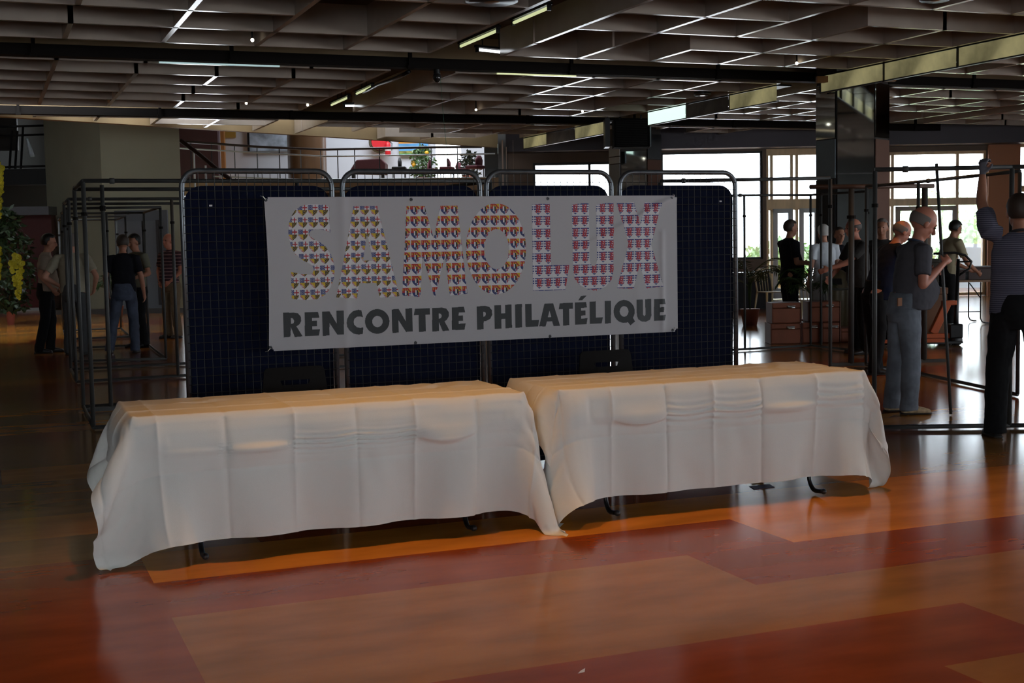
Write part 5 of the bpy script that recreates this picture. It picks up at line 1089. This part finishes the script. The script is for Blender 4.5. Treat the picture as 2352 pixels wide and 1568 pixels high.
# left group
person(at(112, 810), FR+.25, 'man in a beige short-sleeved shirt and black trousers seen in profile at the far left', 1.82, sk2, beige, blktr, mat('dark_shoe', (.02, .02, .02), .4), ('full', hb), lean=.06, headpitch=.12, belly=.04, shirtz=.93, legs=dict(L=[(-.09, 0, .92), (-.10, .05, .50), (-.11, .02, .09)], R=[(.09, 0, .92), (.10, -.02, .50), (.11, -.12, .09)]), armL=[(-.24, -.06, 1.18), (-.2, .12, 1.0)], armR=[(.24, -.05, 1.18), (.22, .10, .98)])
person(at(176, 815), HV-.1, 'grey-haired man in an ivory shirt seen from behind with elbows out, behind the tube frames', 1.80, sk3, ivory, greytr, None, ('full', hg), shirtz=.93, torso_w=1.14, armL=[(-.40, -.10, 1.17), (-.24, .08, 1.02)], armR=[(.40, -.10, 1.17), (.28, .08, .98)])
person(at(290, 810), HV+.15, 'man in a black T-shirt and blue jeans seen from behind inside the third left frame', 1.78, sk2, blk, jeans, mat('dark_shoe', (.02, .02, .02), .4), ('full', hbr), lean=.08, headpitch=.25, headyaw=.3, shirtz=.88, legs=dict(L=[(-.09, 0, .92), (-.16, .03, .50), (-.24, .02, .09)], R=[(.09, 0, .92), (.13, .02, .50), (.14, -.03, .09)]), armL=[(-.26, -.02, 1.15), (-.25, .10, .94)], armR=[(.27, -.03, 1.14), (.29, .06, .9)])
person(at(322, 797), HV+2.4, 'dark-haired man in a grey-green shirt half hidden by the man in black', 1.80, sk2, olivet, blktr, None, ('full', hb), headpitch=.2, armL=[(-.30, -.02, 1.17), (-.22, .2, 1.1)], armR=[(.28, -.02, 1.17), (.22, .18, 1.08)], shirtz=.95)
person(at(398, 776), HV+2.6, 'bald man in a dark polo with pink stripes beside the leftmost display panel', 1.82, sk1, strb, khaki, None, ('ring', hg), belly=.05, armL=[(-.24, .0, 1.15), (-.12, .14, .98)], armR=[(.27, .02, 1.15), (.10, .16, .95)], shirtz=.95, collar=mat('dark_collar', (.03, .012, .02), .9))
# right group, farther
def hemline(t, S, hp, bend, k): MB().tube([S((.19*math.cos(a), .035+.15*math.sin(a), .812)) for a in np.linspace(0, 2*PI, 25)[:-1]], .006, 6, closed=True).build('white_hem', sh, t)
g6 = pg(1812, 600, 20.9)
person((g6[0], g6[1], 0), FR+.2, 'man in a black T-shirt in profile behind the left trunk stack', 1.83, sk2, blk, blktr, None, ('full', hbr), belly=.07, shirtz=.80, headpitch=.1, torso_w=1.3, legw=1.1, armL=[(-.28, .10, 1.15), (-.2, .32, 1.12)], armR=[(.25, .02, 1.13), (.16, .30, 1.13)], curl=.9, extras=hemline)
g7 = pg(1893, 600, 20.15)
person((g7[0], g7[1], 0), HV+.3, 'white-haired man in a white shirt seen from behind by the mirror column', 1.74, sk3, mat('white_cotton', (.55, .58, .62), .9), mat('pale_trousers', (.4, .4, .4), .9), None, ('full', hw), headpitch=.1, shirtz=.92)
g8 = pg(1926, 600, 20.5)
person((g8[0], g8[1], 0), FC+.2, 'dark-haired person in a black top in front of the mirror column', 1.70, sk2, blk, blktr, None, ('full', hbr), armL=[(-.23, .03, 1.12), (-.10, .24, 1.08)], armR=[(.23, .03, 1.12), (.12, .24, 1.05)])
g9 = pg(1978, 600, 17.4)
person((g9[0], g9[1], 0), FL+.15, 'balding man in a dark sleeveless vest reaching out his arm to the left', 1.80, sk1, mat('dark_vest', (.02, .018, .016), .9), blktr, None, ('ring', hbr), lean=.12, headpitch=.05, belly=.04, sleeve='short', armL=[(-.20, .26, 1.22), (-.16, .50, 1.14)], armR=[(.22, .22, 1.15), (.14, .36, 1.02)], curl=.4)
g10 = pg(2026, 600, 18.4)
person((g10[0], g10[1], 0), FC-.4, 'grey-haired man in dark clothes behind the stooping man in navy', 1.79, sk2, mat('dark_jacket', (.02, .018, .018), .9), blktr, None, ('full', hg))
g11 = pz(2014, 858, 0)
person((g11[0], g11[1], 0), FR+.25, 'bald stooping man in a navy shirt behind the man in jeans', 1.80, sk1, navy, blktr, black, ('ring', hg), lean=.42, headpitch=.35, belly=.05, sleeve='short', shirtz=.84, torso_w=1.08, armL=[(-.22, .45, 1.10), (-.14, .60, 1.2)], armR=[(.24, .32, 1.08), (.2, .52, 1.1)], legs=dict(L=[(-.09, -.05, .92), (-.10, .0, .50), (-.11, .06, .09)], R=[(.09, -.05, .92), (.10, -.02, .50), (.11, -.10, .09)]))
g13 = pg(2172, 600, 21.2)
person((g13[0], g13[1], 0), FR+.3, 'dark-haired man with glasses in a beige shirt bending by the pallet jack', 1.80, sk2, mat('sand_cotton', (.28, .24, .15), .9), blktr, None, ('full', hb), lean=.22, headpitch=.25, armL=[(-.22, .25, 1.12), (-.12, .48, 1.0)], armR=[(.24, .22, 1.10), (.18, .46, .95)])
# man in jeans holding the pole
def jx(t, S, hp, bend, k):
    MB().obox(S((.155, -.11, .985)), nz([.55, -.83, 0]), nz([.83, .55, 0]), UP, .032, .006, .036).build('waist_patch', mat('brown_leather_patch', (.22, .09, .04), .7), t, bevel=.003)
gj = pz(2076, 948, 0)
tan_sh = mat('tan_trainer', (.42, .31, .18), .6, 0, .4, .35, 30)
person((gj[0], gj[1], 0), FR+.12, 'bald man in a charcoal T-shirt and faded jeans holding a metal pole', 1.80, sk1, charc, jeansl, tan_sh, ('ring', hg), lean=.2, headpitch=.42, belly=.115, vox=.008, hs=1.2, torso_w=1.04, shirtz=.91, collar=mat('navy_collar', (.02, .03, .06), .9), armL=[(-.24, .12, 1.16), (-.05, .25, 1.22)], armR=[(.26, .05, 1.13), (.13, .29, 1.30)], curl=.85, palmR=(-1, .3, 0), palmL=(1, .4, .2), legw=1.08, legs=dict(L=[(-.09, .0, .92), (-.10, -.02, .50), (-.11, -.06, .09)], R=[(.09, 0, .92), (.10, .02, .50), (.11, .0, .09)]), extras=jx)
# man in the striped polo with an arm up
ga = pz(2338, 1002, 0)
def gx(t, S, hp, bend, k):
    m = MB(); w_ = S((-.205, .27, 1.95)); m2 = MB(); hand(m2, w_-UP*.01, nz([.03, .05, 1]), -1, np.array([.6, .6, .2]), 1.15, 1, 1.18)
    o = finish(m2, 'work_glove', mat('grey_glove', (.10, .10, .12), .85), t, .008, 2)
person((ga[0], ga[1], 0), HV-.1, 'man in a finely striped polo seen from behind with one gloved hand raised', 1.86, sk2, strn, blktr, black, ('full', hbr), vox=.008, torso_w=1.12, belly=.03, shirtz=.90, shl=(-.215, .01, 1.52), armL=[(-.245, .13, 1.74), (-.205, .27, 1.94)], armR=[(.27, .1, 1.25), (.2, .3, 1.35)], curl=1.1, legw=1.12, legs=dict(L=[(-.10, 0, .92), (-.14, .03, .50), (-.17, -.02, .09)], R=[(.10, 0, .92), (.18, .03, .50), (.26, .02, .09)]), collar=mat('black_collar', (.02, .02, .025), .9), extras=gx)
tag(MB().tube([LP0, LP1], .0135, 8).build('pole', steel2, smooth=True), 'long slanting metal pole held by the man in jeans', 'pole')
